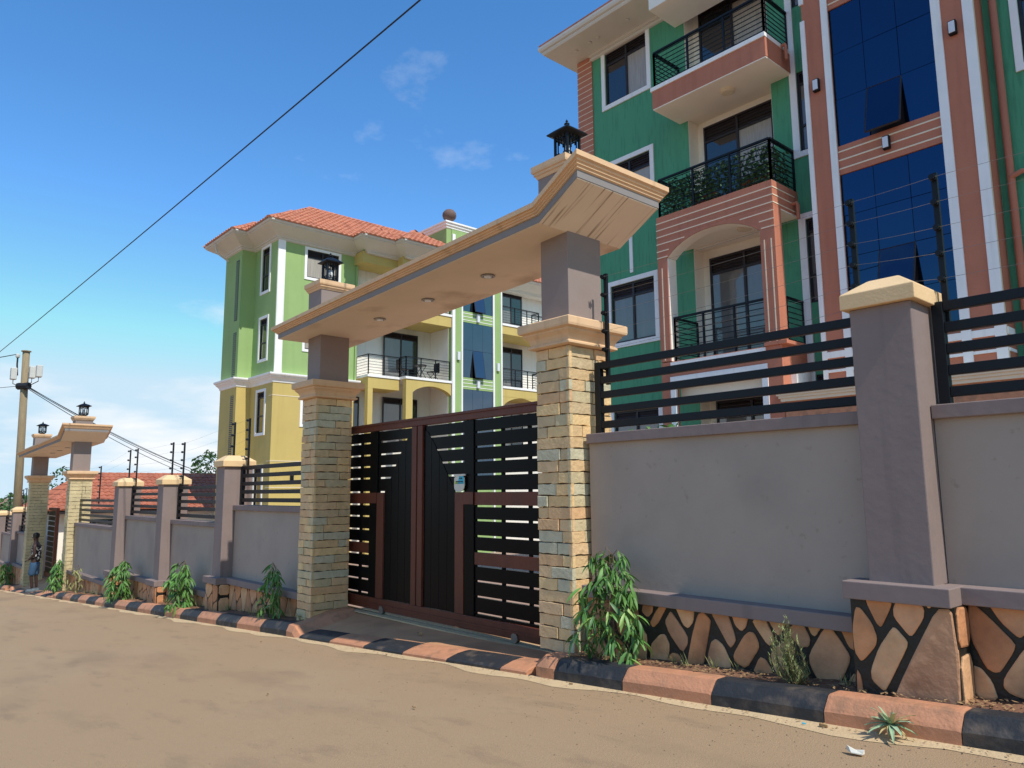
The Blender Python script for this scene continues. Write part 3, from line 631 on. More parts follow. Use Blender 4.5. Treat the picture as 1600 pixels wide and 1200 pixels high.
# ------------------------------------------------------------------ sliding gate
def leaf_gate():
    g = thing('sliding_gate', (-7.9, 5.8, -.06), 'closed black slatted sliding gate framed in reddish brown wood', 'gate')
    Y0, Y1 = 5.79, 5.83
    gx0, gx1 = -10.5, -5.2
    box('top_rail', 'gate_brown', g, gx0, gx1, 5.765, 5.845, 2.495, 2.61, bevel=.006); box('top_rail_lip', 'gate_brown', g, gx0, gx1, 5.745, 5.764, 2.575, 2.60)
    box('bottom_rail', 'gate_brown', g, gx0, gx1, 5.765, 5.845, -.035, .125, bevel=.006); box('bottom_rail_lip', 'gate_brown', g, gx0, gx1, 5.75, 5.764, .03, .05)
    for a in (-8.585, -8.445): box('meeting_stile', 'gate_brown', g, a, a+.115, 5.755, 5.85, .126, 2.494, bevel=.008)
    gaps = [.17, .36, .54, .72, .89, 1.07, 1.26, 1.43, 1.61, 1.81, 1.98, 2.15, 2.33]
    edges = [.128]+gaps+[2.492]
    def slats(x0, x1, brown, zmin=0, zmax=9):
        for i in range(len(edges)-1):
            a, b_ = edges[i], edges[i+1]
            if (a+b_)/2 < zmin or (a+b_)/2 > zmax: continue
            m_ = 'gate_brown' if i in brown else 'gate_black'
            dy = .008 if i in brown else 0
            box('slat', m_, g, x0, x1, Y0-dy, Y1, a+(.012 if i else 0), b_-.012, bevel=.003)
    slats(-7.248, gx1, (4, 8)); slats(gx0, -9.702, (4, 8))
    slats(-8.333, -7.45, (), zmin=1.62); slats(-9.485, -8.59, (), zmin=1.62)
    for a, b_ in ((-7.445, -7.252), (-9.698, -9.49)): box('stile', 'gate_black', g, a, b_, 5.775, 5.84, .126, 2.49, bevel=.004)
    for a, b_ in ((-7.625, -7.45), (-9.485, -9.305)):
        box('brown_upright', 'gate_brown', g, a, b_, 5.765, 5.84, .126, 1.60, bevel=.006)
    box('brown_head', 'gate_brown', g, -9.698, -9.49, 5.762, 5.774, 1.45, 1.6); box('brown_head', 'gate_brown', g, -7.445, -7.252, 5.762, 5.774, 1.45, 1.6)
    # vertical boards beside the meeting stiles, tops swept in a curve
    for x0, x1, tops in ((-8.327, -7.63, (2.40, 2.2, 1.95, 1.72)), (-9.30, -8.59, (1.72, 1.95, 2.2, 2.40))):
        w_ = (x1-x0)/4
        for k in range(4):
            a = x0+k*w_; l = tops[k-1] if k else (2.46 if tops[0] > 2 else 1.6); r_ = tops[k+1] if k < 3 else (1.6 if tops[0] > 2 else 2.46)
            za, zb_ = (tops[k]+l)/2, (tops[k]+r_)/2
            MB().prismY([(a+.004, .128), (a+w_-.004, .128), (a+w_-.004, zb_), (a+w_/2, tops[k]), (a+.004, za)], 5.7835, 5.7895).build('board', 'gate_black', g)
    for xx in (-6.78, -6.31, -10.05): box('batten', 'gate_black', g, xx-.018, xx+.018, 5.832, 5.87, .13, 2.49)
    for xx in (-6.5, -9.3):
        wh = MB().tube([(xx, 5.75, -.02), (xx, 5.80, -.02)], .055, 14).build('wheel', 'steel', g)
    return g
leaf_gate()
tr = thing('gate_track', (-8, 5.8, -.09), 'pale steel track on the ground under the sliding gate', 'track')
box('rail', 'steel', tr, -10.55, -4.95, 5.785, 5.815, -.092, -.068)
box('bed', 'sand', tr, -10.0, -4.95, 5.68, 5.92, -.1, -.084)
# notice hung on the gate
sg = thing('notice_plate', (-7.5, 5.745, 1.72), 'small white, green and blue notice plate hung on the near gate', 'sign')
MB().prismY(chaikin([(-7.60, 1.80), (-7.40, 1.80), (-7.395, 1.66), (-7.44, 1.61), (-7.56, 1.60), (-7.605, 1.65)], 1), 5.742, 5.752).build('plate', 'paper', sg)
box('hanger', 'paper', sg, -7.605, -7.38, 5.736, 5.755, 1.80, 1.822)
MB().prismY([(-7.50, 1.795), (-7.405, 1.795), (-7.405, 1.70), (-7.53, 1.70)], 5.739, 5.7415).build('blue_field', 'cyan', sg)
MB().prismY([(-7.59, 1.735), (-7.535, 1.735), (-7.535, 1.70), (-7.59, 1.70)], 5.739, 5.7415).build('green_field', 'lime', sg)
for k, (a, b_, z0, z1) in enumerate([(-7.56, -7.525, .722, .736), (-7.518, -7.475, .722, .736), (-7.468, -7.42, .722, .736), (-7.565, -7.42, .708, .712), (-7.49, -7.475, .76, .778), (-7.465, -7.435, .76, .778)]):
    box('print', 'ink', sg, a, b_, 5.7365, 5.7385, 1+z0, 1+z1)
# open leaf in the far gateway
g2 = thing('gate_leaf', (-31.6, 5.8, -1.4), 'brown edged slatted gate standing open in the far gateway', 'gate')
box('stile', 'gate_brown', g2, -31.3, -31.17, 5.76, 5.86, -1.32, 1.15); box('top_rail', 'gate_brown', g2, -32.55, -31.31, 5.76, 5.86, 1.05, 1.15); box('bottom_rail', 'gate_brown', g2, -32.55, -31.31, 5.76, 5.86, -1.32, -1.15)
for i in range(12): box('slat', 'gate_black', g2, -32.55, -31.31, 5.78, 5.83, -1.14+i*.183, -1.14+i*.183+.15)

# ------------------------------------------------------------------ right-hand apartment building (dark green and brown)
RB = thing('apartment_building', (-6, 14.5, 0), 'dark green and brown apartment block with blue glass panels and arched balconies', 'building')
WY = 14.45; FW = Frame('Y', WY)
k4 = [0, -3.26, -6.52, -9.78]
hl = [(-12.42, -11.02, 11.83+k, 13.35+k) for k in k4]
holed_wall(FW, -12.88, -9.86, 0, 13.5, hl, 'green_wall', 'green_wall', RB)
for i, h in enumerate(hl):
    window(FW, *h, RB, panes=('pane_dark', 'curtain') if i < 2 else ('pane_grey', 'pane_grey'))
box('trim_strip', 'white_trim', RB, -11.76, -11.66, WY-.03, WY-.001, 7.06, 8.44)
hn = [(-7.1, -6.68, 8.62, 10.4), (-7.1, -6.68, 11.9, 13.3), (-7.1, -6.68, 5.36, 7.14), (-7.1, -6.68, 2.1, 3.88)]
holed_wall(FW, -7.69, -6.66, 0, 13.5, hn, 'green_wall', 'green_wall', RB)
for h in hn:
    o = window(FW, *h, RB, surround=0, panes=('pane_grey',), louver=.25)
    mbx = MB(); FW.box(mbx, -7.1, -6.68, h[2]+.55, h[2]+.60, -.08, -.028); mbx.build('transom', 'frame_dark', o)
for z0, z1 in ((8.5, 13.5), (1.5, 7.27)):
    box('trim_strip', 'white_trim', RB, -7.25, -7.1, WY-.035, WY-.001, z0, z1)
box('trim_strip', 'white_trim', RB, -7.1, -6.67, WY-.035, WY-.001, 8.5, 8.62); box('trim_strip', 'white_trim', RB, -7.1, -6.67, WY-.035, WY-.001, 7.14, 7.27)
hr = [(-3.08, -1.55, 8.77+k, 10.3+k) for k in (3.26, 0, -3.26, -6.52)]+[(.6, 2.1, 8.77+k, 10.3+k) for k in (3.26, 0, -3.26, -6.52)]
holed_wall(FW, -3.61, 4.0, 0, 13.5, hr, 'green_wall', 'green_wall', RB)
for h in hr: window(FW, *h, RB, panes=('pane_dark', 'pane_dark'))
MB().box(-13.4, 4, 14.9, 26, 0, 13.5).build('body', 'green_wall', RB)
MB().box(-13.42, -12.88, 14.42, 14.899, 0, 13.5).build('quoin', 'brown_wall', RB)
for i in range(82):
    z = 13.36-i*.163
    if z < .3: break
    o = box('quoin_line', 'cream_trim', RB, -13.425, -12.878, 14.413, 14.4195, z-.009, z+.009)
# loggia
MB().box(-9.861, -9.855, 14.451, 14.83, 0, 13.5).box(-7.695, -7.689, 14.451, 14.83, 0, 13.5).build('loggia_side', 'cream_wall', RB)
FL = Frame('Y', 14.83); hd = [(-9.66, -7.85, t_-2.47, t_) for t_ in (13.45, 10.25, 6.98, 3.61)]
holed_wall(FL, -9.855, -7.695, 0, 13.5, hd, 'loggia_wall', 'cream_wall', RB, thick=.06)
for i, h in enumerate(hd):
    window(FL, *h, RB, surround=0, panes=('pane_dark', 'curtain') if i < 2 else ('pane_grey', 'pane_grey'), louver=.36, d=.09, name='balcony_door')
for z in (10.42, 7.2, 4.02): box('loggia_slab', 'cream_wall', RB, -9.854, -7.696, 14.46, 14.829, z, z+.4)
box('roof_beam', 'cream_wall', RB, -10.12, -7.2, 13.42, 14.449, 12.97, 13.52)
# fourth-floor balcony
b4 = box('balcony', 'brown_wall', RB, -10.1, -7.2, 13.4, 14.447, 10.43, 10.86, bevel=.006)
box('white_edge', 'white_trim', b4, -10.13, -7.19, 13.37, 14.446, 10.862, 10.955, bevel=.004)
box('underside', 'cream_wall', b4, -10.09, -7.21, 13.41, 14.446, 10.405, 10.429)
MB().lathe(-8.45, 13.95, [(.16, 10.404), (.16, 10.36), (.12, 10.34)], 20).build('ceiling_lamp', 'cream_trim', b4)
railing([(-10.06, 14.42), (-10.06, 13.46), (-7.24, 13.46), (-7.24, 14.42)], 10.955, 11.86, b4, bars=8)
MB().tube([(-7.19, 14.05, 10.9), (-7.10, 14.05, 10.9), (-7.09, 14.05, 10.86), (-7.09, 14.05, 10.55)], .035, 8).build('spout', 'brown_wall', b4)
# third-floor balcony: arch on two columns
b3 = box('balcony', 'brown_wall', RB, -10.12, -7.24, 13.4, 14.447, 7.24, 7.77, bevel=.005)
arch = [(-9.84, 6.78)] + [(-9.84+2.28*i/16, 6.79+.38*(1-abs(2*i/16-1)**2.4)) for i in range(1, 16)] + [(-7.56, 6.78)]
ring = [(-10.12, 7.238), (-10.12, 6.78)] + arch + [(-7.24, 6.78), (-7.24, 7.238)]
mbx = MB()
for y in (13.4, 13.7): mbx.v += [(x_, y, z_) for x_, z_ in ring]
n_ = len(ring); mbx.f += [(i, (i+1) % n_, n_+(i+1) % n_, n_+i) for i in range(n_)]
for s_ in (0, n_):
    mbx.f.append((s_+0, s_+1, s_+2)); 
    for i in range(2, n_-3):
        # fan each arch point to a point of the same x on the top edge
        pass
top_pts = len(mbx.v)
def archface(y):
    k = len(mbx.v); P = [(-10.12, 6.78)]+arch+[(-7.24, 6.78)]
    mbx.v.extend([(x_, y, z_) for x_, z_ in P]); mbx.v.extend([(x_, y, 7.238) for x_, z_ in P]); q = len(P)
    mbx.f.extend([(k+i, k+i+1, k+q+i+1, k+q+i) for i in range(q-1)])
mbx.f = mbx.f[:n_]; archface(13.4); archface(13.7)
mbx.build('arch', 'brown_wall', b3)
ln_ = MB(); ln_.v = [(x_*1.0, y, z_-.006) for y in (13.405, 13.72) for x_, z_ in arch]; ka = len(arch); ln_.f = [(i, i+1, ka+i+1, ka+i) for i in range(ka-1)]; ln_.build('arch_lining', 'cream_wall', b3)
for a, c_ in ((-10.12, -9.86), (-7.56, -7.24)):
    box('balcony_column', 'brown_wall', b3, a, c_, 13.402, 13.7, 4.42, 6.778)
box('column_lining', 'cream_wall', b3, -9.859, -9.84, 13.42, 13.71, 4.42, 6.77)
for z in (7.62, 7.46, 7.30): MB().box(-10.124, -7.236, 13.391, 13.3985, z-.011, z+.011).box(-7.2385, -7.231, 13.4, 14.3, z-.011, z+.011).build('band_line', 'cream_trim', b3)
for z, a in ((7.13, .75), (6.96, .32), (6.81, .28)): box('band_line', 'cream_trim', b3, -10.124, -10.12+a, 13.391, 13.3985, z-.011, z+.011); box('band_line', 'cream_trim', b3, -7.24-a, -7.236, 13.391, 13.3985, z-.011, z+.011)
for a in (-10.0, -7.47, -7.32): box('column_line', 'cream_trim', b3, a-.011, a+.011, 13.391, 13.3985, 4.45, 6.56)
railing([(-10.06, 14.42), (-10.06, 13.47), (-7.28, 13.47), (-7.28, 14.42)], 7.77, 8.7, b3, bars=8)
box('underside', 'cream_wall', b3, -10.1, -7.25, 13.705, 14.446, 7.21, 7.239)
MB().lathe(-8.3, 14.1, [(.16, 7.209), (.16, 7.17), (.12, 7.155)], 20).build('ceiling_lamp', 'cream_trim', b3)
MB().tube([(-7.238, 14.2, 7.45), (-7.14, 14.2, 7.45), (-7.13, 14.2, 7.4), (-7.13, 14.2, 7.1)], .04, 8).build('spout', 'brown_wall', b3)
# second-floor balcony
b2 = box('balcony', 'brown_wall', RB, -10.12, -7.24, 13.4, 14.447, 4.02, 4.40)
box('white_edge', 'white_trim', b2, -9.85, -7.57, 13.37, 13.399, 4.27, 4.38); box('column_foot', 'brown_wall', b2, -7.58, -7.1, 13.36, 14.2, 4.402, 4.47)
railing([(-9.83, 14.42), (-9.83, 13.55), (-7.57, 13.55)], 4.42, 5.42, b2, bars=8, post=.72)
railing([(-7.27, 13.75), (-7.27, 14.42)], 4.47, 5.42, b2, bars=8)
for a, c_ in ((-10.12, -9.88), (-7.55, -7.24)): box('pier', 'brown_wall', RB, a, c_, 13.4, 13.7, 0, 4.019)
MB().box(-9.879, -9.75, 13.38, 13.45, 0, 3.9).box(-7.68, -7.551, 13.38, 13.45, 0, 3.9).box(-9.879, -7.551, 13.38, 13.45, 3.901, 4.06).build('opening_trim', 'white_trim', RB)
box('ground_lintel', 'cream_wall', RB, -9.85, -7.7, 13.72, 14.44, 3.62, 4.0)
box('side_trim', 'white_trim', RB, -7.238, -7.12, 13.7, 14.3, 3.5, 4.0)
# pilasters and glass
PY = 13.95
for a, c_ in ((-6.66, -6.13), (-4.26, -3.61)): box('pilaster', 'brown_wall', RB, a, c_, PY, 14.899, 0, 14.6)
for a, c_, z0, z1 in ((-6.69, -6.60, 3.5, 11.13), (-6.69, -6.60, 11.5, 14.6), (-6.25, -6.12, 3.5, 14.6), (-4.265, -4.115, 3.5, 14.6), (-3.77, -3.605, 3.5, 14.6)):
    box('trim_strip', 'white_trim', RB, a, c_, PY-.035, PY-.001, z0, z1)
box('side_strip', 'cream_trim', RB, -3.609, -3.6, PY-.03, PY+.03, 3.5, 14.6)
for z0, z1 in ((7.64, 8.22), (11.12, 11.7), (3.5, 4.33)):
    s_ = box('spandrel', 'brown_wall', RB, -6.129, -4.261, 13.97, 14.6, z0, z1)
    for i in range(3):
        z = z0+(z1-z0)*(.2+.3*i); box('spandrel_line', 'cream_trim', s_, -6.119, -4.266, 13.962, 13.9695, z-.014, z+.014)
for z, h in ((4.08, .12), (3.8, .05)):
    MB().box(-6.6, -6.251, PY-.03, PY-.001, z, z+h).box(-6.119, -4.266, PY-.03, PY+.019, z, z+h).box(-4.114, -3.771, PY-.03, PY-.001, z, z+h).box(-3.608, -3.58, PY, 14.3, z, z+h).build('trim_band', 'white_trim', RB)
rg = random.Random(4)
def glass(fr, u0, u1, z0, z1, ncol, nrow, m, parent, d, openp=None):
    gb = MB(); fr.box(gb, u0, u1, z0, z1, d-.06, d-.03); back = gb.build('glass_panel', 'frame_dark', parent)
    for i in range(ncol):
        for j in range(nrow):
            a = u0+(u1-u0)*i/ncol+.005; b_ = u0+(u1-u0)*(i+1)/ncol-.005; c = z0+(z1-z0)*j/nrow+.005; e = z0+(z1-z0)*(j+1)/nrow-.005
            t1, t2 = rg.uniform(-.004, .004), rg.uniform(-.004, .004)
            if openp == (i, j):
                mb = MB(); q = [fr.pt(a, c, d+.24), fr.pt(b_, c, d+.24), fr.pt(b_, e, d), fr.pt(a, e, d)]; q2 = [fr.pt(a, c, d+.215), fr.pt(b_, c, d+.215), fr.pt(b_, e, d-.025), fr.pt(a, e, d-.025)]
                mb.rings([q2, q]); o = mb.build('open_pane', m, back); o['label'] = 'top-hung glass pane pushed open'
                fb = MB()
                for p_, r_ in ((0, 1), (1, 2), (2, 3), (3, 0)): fb.tube([Vector(q[p_])*.5+Vector(q2[p_])*.5, Vector(q[r_])*.5+Vector(q2[r_])*.5], .022, 4)
                fb.build('open_frame', 'frame_dark', back); continue
            mb = MB(); mb.rings([[fr.pt(a, c, d-.02), fr.pt(b_, c, d-.02), fr.pt(b_, e, d-.02), fr.pt(a, e, d-.02)], [fr.pt(a, c, d+t1), fr.pt(b_, c, d+t2), fr.pt(b_, e, d-t1), fr.pt(a, e, d-t2)]]).build('pane', m, back)
    return back
FG = Frame('Y', 14.0)
glass(FG, -6.128, -4.262, 8.225, 11.115, 3, 3, 'pane_blue', RB, 0, (1, 0)); glass(FG, -6.128, -4.262, 4.335, 7.635, 3, 4, 'pane_blue', RB, 0, (1, 1)); glass(FG, -6.128, -4.262, 11.705, 14.5, 3, 3, 'pane_blue', RB, 0)
for x_, z_ in ((-6.43, 9.62), (-3.94, 9.62), (-5.2, 7.95), (-6.43, 12.9), (-3.94, 12.9)):
    y_ = 13.96 if x_ == -5.2 else PY
    l_ = box('wall_lamp', 'black_metal', RB, x_-.065, x_+.065, y_-.09, y_-.001, z_-.13, z_+.13, bevel=.015)
    box('lamp_cover', 'lamp_white', l_, x_-.05, x_+.05, y_-.105, y_-.091, z_-.105, z_+.105, bevel=.005)
MB().tube([(-3.42, 14.36, 0), (-3.42, 14.36, 6), (-3.42, 14.36, 13.5)], .06, 10).build('drainpipe', 'brown_wall', RB, smooth=True)
MB().tube([(-3.42, 14.33, 6.8), (-3.25, 14.33, 6.86), (-3.18, 14.40, 6.86)], .045, 8).build('pipe_branch', 'brown_wall', RB)
MB().box(-7.35, -2.6, 13.2, 14.44, 3.42, 3.47).box(-7.32, -2.63, 13.23, 14.44, 3.37, 3.419).box(-7.29, -2.66, 13.26, 14.44, 3.32, 3.369).box(-7.26, -2.69, 13.29, 14.44, 3.26, 3.319).build('porch_cornice', 'cream_trim', RB)
box('porch_beam', 'kerb_terracotta', RB, -7.2, -2.75, 13.35, 14.44, 2.75, 3.259)
for a in (-7.1, -3.1): box('porch_column', 'kerb_terracotta', RB, a, a+.35, 13.36, 13.7, 0, 2.749)
# eaves
MB().sqprof(-12.85, 4, 14.42, 26, [(.01, 13.33), (.05, 13.35), (.05, 13.39), (.02, 13.40), (.02, 13.43), (.08, 13.45), (.08, 13.5), (.95, 13.56), (.98, 13.6), (.98, 13.64)]).build('soffit', 'eave', RB)
MB().sqprof(-12.85, 4, 14.42, 26, [(.96, 13.641), (1.03, 13.66), (1.06, 13.72), (1.06, 13.78), (1.0, 13.785)]).build('gutter', 'eave', RB)
for x_ in (-13.0, -12.5, -12.2, -11.2, -10.4): MB().lathe(x_, 13.95, [(.055, 13.52), (.055, 13.50), (.03, 13.495)], 10).build('eave_lamp', 'eave', RB)
MB().sqprof(-12.85, 4, 14.42, 26, [(1.02, 13.786), (1.05, 13.84), (-4.5, 17.2), (-5.2, 17.4)]).build('roof', 'tile', RB)
# artificial hedge and planters on the third-floor balcony
def leaf_cloud(name, m, parent, sampler, n, size, seed, droop=.3, kind=None):
    rnd = random.Random(seed); mb = MB()
    for _ in range(n):
        p = Vector(sampler(rnd)); s_ = size*rnd.uniform(.6, 1.3)
        a = Vector((rnd.uniform(-1, 1), rnd.uniform(-1, 1), rnd.uniform(-1, .6)-droop)).normalized(); b_ = a.cross(Vector((rnd.uniform(-1, 1), rnd.uniform(-1, 1), rnd.uniform(-1, 1)))).normalized()
        mb.add([p, p+a*s_*.5+b_*s_*.25, p+a*s_, p+a*s_*.5-b_*s_*.25], [(0, 1, 2), (0, 2, 3)])
    o = mb.build(name, m, parent)
    if kind: o['kind'] = kind
    return o
hg = leaf_cloud('balcony_hedge', 'hedge', None, lambda r: (r.uniform(-10.0, -7.34), 13.55+r.uniform(-.05, .05), r.uniform(7.8, 8.64)) if r.random() < .85 else (-7.36+r.uniform(-.04, .04), r.uniform(13.5, 14.3), r.uniform(7.8, 8.64)), 2300, .10, 9, droop=.6, kind='stuff')
hg['label'] = 'artificial ivy screen behind the third-floor balcony railing'; hg['category'] = 'hedge'
for x_, lb in ((-9.0, 'terracotta planter box on the left of the ivy-screened balcony'), (-7.75, 'terracotta planter box on the right of the ivy-screened balcony')):
    pt_ = thing('planter', (x_, 13.75, 7.77), lb, 'planter', 'planters on the balcony')
    MB().sqprof(x_-.3, x_+.3, 13.64, 13.84, [(-.02, 7.772), (0, 8.0), (.02, 8.0), (.02, 8.04), (0, 8.04), (-.015, 8.02)]).build('box', 'planter', pt_)
    leaf_cloud('plant', 'leaf_mass', pt_, lambda r: (x_+r.uniform(-.28, .28), 13.74+r.uniform(-.1, .1), r.uniform(8.0, 8.35)), 120, .14, 3)
# shrub inside the compound, just showing above the near wall
sh = thing('shrub', (-9.6, 12.9, cz(-9.6)), 'green shrub in front of the brown building, seen through the near fence', 'shrub')
leaf_cloud('foliage', 'leaf_mass', sh, lambda r: (-9.55+r.gauss(0, .35), 12.9+r.gauss(0, .3), r.uniform(.6, 3.0)-abs(r.gauss(0, .2))), 900, .22, 6)
MB().tube([(-9.6, 12.9, cz(-9.6)-.05), (-9.55, 12.9, 1.2), (-9.5, 12.95, 2.4)], .06, 6, .02).build('stem', 'stem', sh)

# ------------------------------------------------------------------ tiled roofs
def tile_slope(mb, poly, u_eave, u_up, seed=1, w_=.25, l_=.34):
    """rows of arched tiles over a planar polygon; poly[0] is on the eave"""
    o = Vector(poly[0]); e = Vector(u_eave).normalized(); up_ = Vector(u_up).normalized(); nrm = e.cross(up_).normalized()
    if nrm.z < 0: nrm = -nrm
    P = [((Vector(p)-o).dot(e), (Vector(p)-o).dot(up_)) for p in poly]
    def ins(s_, t_):
        c = False
        for i in range(len(P)):
            a, b_ = P[i], P[(i+1) % len(P)]
            if (a[1] > t_) != (b_[1] > t_) and s_ < (b_[0]-a[0])*(t_-a[1])/(b_[1]-a[1])+a[0]: c = not c
        return c
    rnd = random.Random(seed)
    s0, s1 = min(p[0] for p in P), max(p[0] for p in P); t1 = max(p[1] for p in P)
    mb.add([Vector(p)-nrm*.03 for p in poly], [tuple(range(len(poly)))])
    for j in range(int(t1/l_)+1):
        for i in range(int((s1-s0)/w_)+1):
            sc_, tc_ = s0+(i+.5)*w_, (j+.5)*l_
            if not ins(sc_, tc_): continue
            jit = rnd.uniform(-.006, .006); vs = []
            for tt, lift in ((tc_-l_/2-.03, .045), (tc_+l_/2, .012)):
                for q, hgt in ((-.5, 0), (-.25, .035), (.1, .045), (.3, .015), (.5, 0)):
                    vs.append(o+e*(sc_+q*w_)+up_*tt+nrm*(lift+hgt+jit))
            for q in (-.5, .5): vs.append(o+e*(sc_+q*w_)+up_*(tc_-l_/2-.03)+nrm*.0)
            mb.add(vs, [(0, 1, 6, 5), (1, 2, 7, 6), (2, 3, 8, 7), (3, 4, 9, 8), (10, 11, 4, 3, 2, 1, 0)])
def ridge(parent, a, b_, m='tile', r=.11):
    a, b_ = Vector(a)-Vector((0, 0, .075)), Vector(b_)-Vector((0, 0, .075)); d = b_-a; n = max(1, int(d.length/.34)); d.normalize()
    sd_ = d.cross(Vector((0, 0, 1))).normalized(); up_ = sd_.cross(d).normalized(); st_ = (b_-a).length/n
    for i in range(n):
        p0, p1 = a+d*(i*st_), a+d*((i+1)*st_+.05); rings = []
        for p, rr in ((p0, r*1.12), (p1, r*.92)):
            rings.append([p+sd_*rr*math.cos(math.pi*k/5)+up_*rr*math.sin(math.pi*k/5)*.8 for k in range(6)])
        MB().rings(rings).build('ridge_tile', m, parent)

# ------------------------------------------------------------------ left-hand apartment building (lime and mustard)
LB = thing('apartment_building', (-33, 20, -1.5), 'lime green and mustard apartment block with red tiled hip roof behind the near gateway', 'building')
FX = Frame('X', -30.11); FYl = Frame('Y', 13.16); FYp = Frame('Y', 12.52)
zG, zB = -1.7, 6.4
up_h = [(14.53, 16.08, 11.1, 12.36), (14.53, 16.08, 7.85, 9.11)]; lo_h = [(14.53, 16.08, 4.55, 5.9)]
holed_wall(FX, 13.16, 17.0, zB, 12.6, up_h, 'lime_wall', 'lime_wall', LB); holed_wall(FX, 13.16, 17.0, zG, zB, lo_h, 'mustard_wall', 'mustard_wall', LB)
for h in up_h+lo_h: window(FX, *h, LB, panes=('curtain', 'curtain'), louver=.3)
na = [(-31.66, -30.88, 10.45, 12.42), (-31.66, -30.88, 7.40, 9.2)]; nb = [(-31.66, -30.88, 4.18, 5.95), (-31.66, -30.88, .9, 2.7)]
holed_wall(FYl, -32.44, -30.11, zB, 12.6, na, 'lime_wall', 'lime_wall', LB); holed_wall(FYl, -32.44, -30.11, zG, zB, nb, 'mustard_wall', 'mustard_wall', LB)
for h in na+nb:
    o = window(FYl, *h, LB, panes=('pane_dark',), louver=.22); mbx = MB(); FYl.box(mbx, h[0]+.05, h[1]-.05, h[2]+.7, h[2]+.76, -.08, -.028); mbx.build('transom', 'frame_dark', o)
box('corner_strip', 'white_trim', LB, -30.109, -30.06, 13.17, 13.5, 6.6, 12.6)
MB().box(-34.35, -32.441, 12.52, 13.19, zB, 12.6).build('stair_tower', 'lime_wall', LB); MB().box(-34.35, -32.441, 12.52, 13.19, zG, zB-.001).build('stair_tower_base', 'mustard_wall', LB)
MB().box(-34.45, -30.4, 13.45, 17, zG, 12.6).build('body', 'white_wall', LB)
MB().box(-35.0, -30.62, 17, 36, zG, 12.6).build('rear_body', 'white_wall', LB)
for z0, z1 in ((9.3, 12.1), (6.75, 8.75), (1.2, 5.9)):                       # perforated ventilation strips
    v = box('vent_strip', 'frame_dark', LB, -33.05, -32.72, 12.505, 12.519, z0, z1); mbx = MB(); z = z0+.05
    while z < z1-.05:
        mbx.box(-33.05, -32.72, 12.495, 12.504, z, z+.022); z += .085
    mbx.build('vent_grid', 'lime_wall' if z0 > 6 else 'mustard_wall', v)
prof = [(.0, 6.26), (.03, 6.28), (.04, 6.34), (.09, 6.42), (.17, 6.50), (.17, 6.53), (.22, 6.56), (.24, 6.60), (.24, 6.66), (.0, 6.665)]
MB().sqprof(-34.6, -30.11, 13.16, 16.99, prof).build('string_course', 'white_trim', LB); MB().sqprof(-34.35, -32.44, 12.52, 13.3, [(o_+.001, z_+.001) for o_, z_ in prof]).build('string_course', 'white_trim', LB)
for z in (5.72, 2.95, 1.85): MB().box(-30.109, -30.10, 13.17, 17, z-.015, z+.015).build('wall_line', 'cream_trim', LB)
for z in (2.95, 1.85, 5.72): MB().box(-30.5, -30.11, 13.152, 13.159, z-.015, z+.015).build('wall_line', 'cream_trim', LB)
wl_ = box('wall_lamp', 'black_metal', LB, -30.109, -30.02, 14.06, 14.2, 2.15, 2.5)
# doors of the recessed bays
FR = Frame('X', -30.6)
wh = [(18.78, 20.73, 7.0, 9.3), (18.78, 20.73, 10.3, 12.5), (18.78, 20.73, 3.7, 6.1), (26.1, 27.75, 7.0, 9.45), (26.1, 27.75, 10.3, 12.6), (26.1, 27.75, 3.7, 6.1), (17.15, 17.5, 4.2, 6.0)]
holed_wall(FR, 17.0, 21.6, zG, 12.7, [h for h in wh if h[0] < 21], 'white_wall', 'white_wall', LB, thick=.02, d=0)
holed_wall(FR, 24.8, 36, zG, 12.7, [h for h in wh if h[0] > 21], 'white_wall', 'white_wall', LB, thick=.02, d=0)
for h in wh: window(FR, *h, LB, surround=0, panes=('pane_grey', 'pane_dark') if h[1]-h[0] > 1 else ('pane_dark',), louver=.26, d=.16, name='balcony_door')
def lb_balcony(z, arched):
    b_ = MB().box(-30.59, -29.32, 17.25, 18.93, z-.11, z).box(-30.59, -28.78, 18.931, 21.59, z-.11, z).build('balcony', 'white_trim', LB)
    MB().box(-30.59, -29.36, 17.29, 18.97, z-.62, z-.111).build('fascia', 'mustard_wall', b_)
    if not arched: MB().box(-30.59, -28.82, 18.971, 21.57, z-.62, z-.111).build('fascia', 'mustard_wall', b_)
    else:
        mb = MB(); n = 12; P = [(19.35+(21.57-19.35)*i/n, z-.72+.36*math.sin(math.pi*i/n)**.7) for i in range(n+1)]
        for y_ in (0,):
            k = len(mb.v)
            for x_ in (-28.82, -29.1):
                k = len(mb.v); mb.v += [(x_, u, zz) for u, zz in P]+[(x_, u, z-.111) for u, zz in P]; q = n+1
                mb.f += [(k+i, k+i+1, k+q+i+1, k+q+i) for i in range(n)]
            mb.f += [(i, i+1, 2*q+i+1, 2*q+i) for i in range(n)]
        mb.build('arch', 'mustard_wall', b_)
        for u0, u1, x0, x1 in ((17.29, 17.55, -29.62, -29.36), (18.98, 19.349, -29.1, -28.82)): box('balcony_column', 'mustard_wall', b_, x0-.004, x1-.004, u0+.004, u1, zG, z-(.621 if u0 < 18 else .112))
    railing([(-30.5, 17.32), (-29.40, 17.32), (-29.40, 18.99), (-28.86, 18.99), (-28.86, 21.5)], z, z+.95, b_, bars=7, post=1.0)
lb_balcony(6.92, True); lb_balcony(10.2, False)
MB().box(-30.59, -29.35, 16.9, 18.75, 12.1, 12.62).box(-30.59, -28.85, 18.751, 21.55, 12.1, 12.62).build('roof_beam', 'mustard_wall', LB)
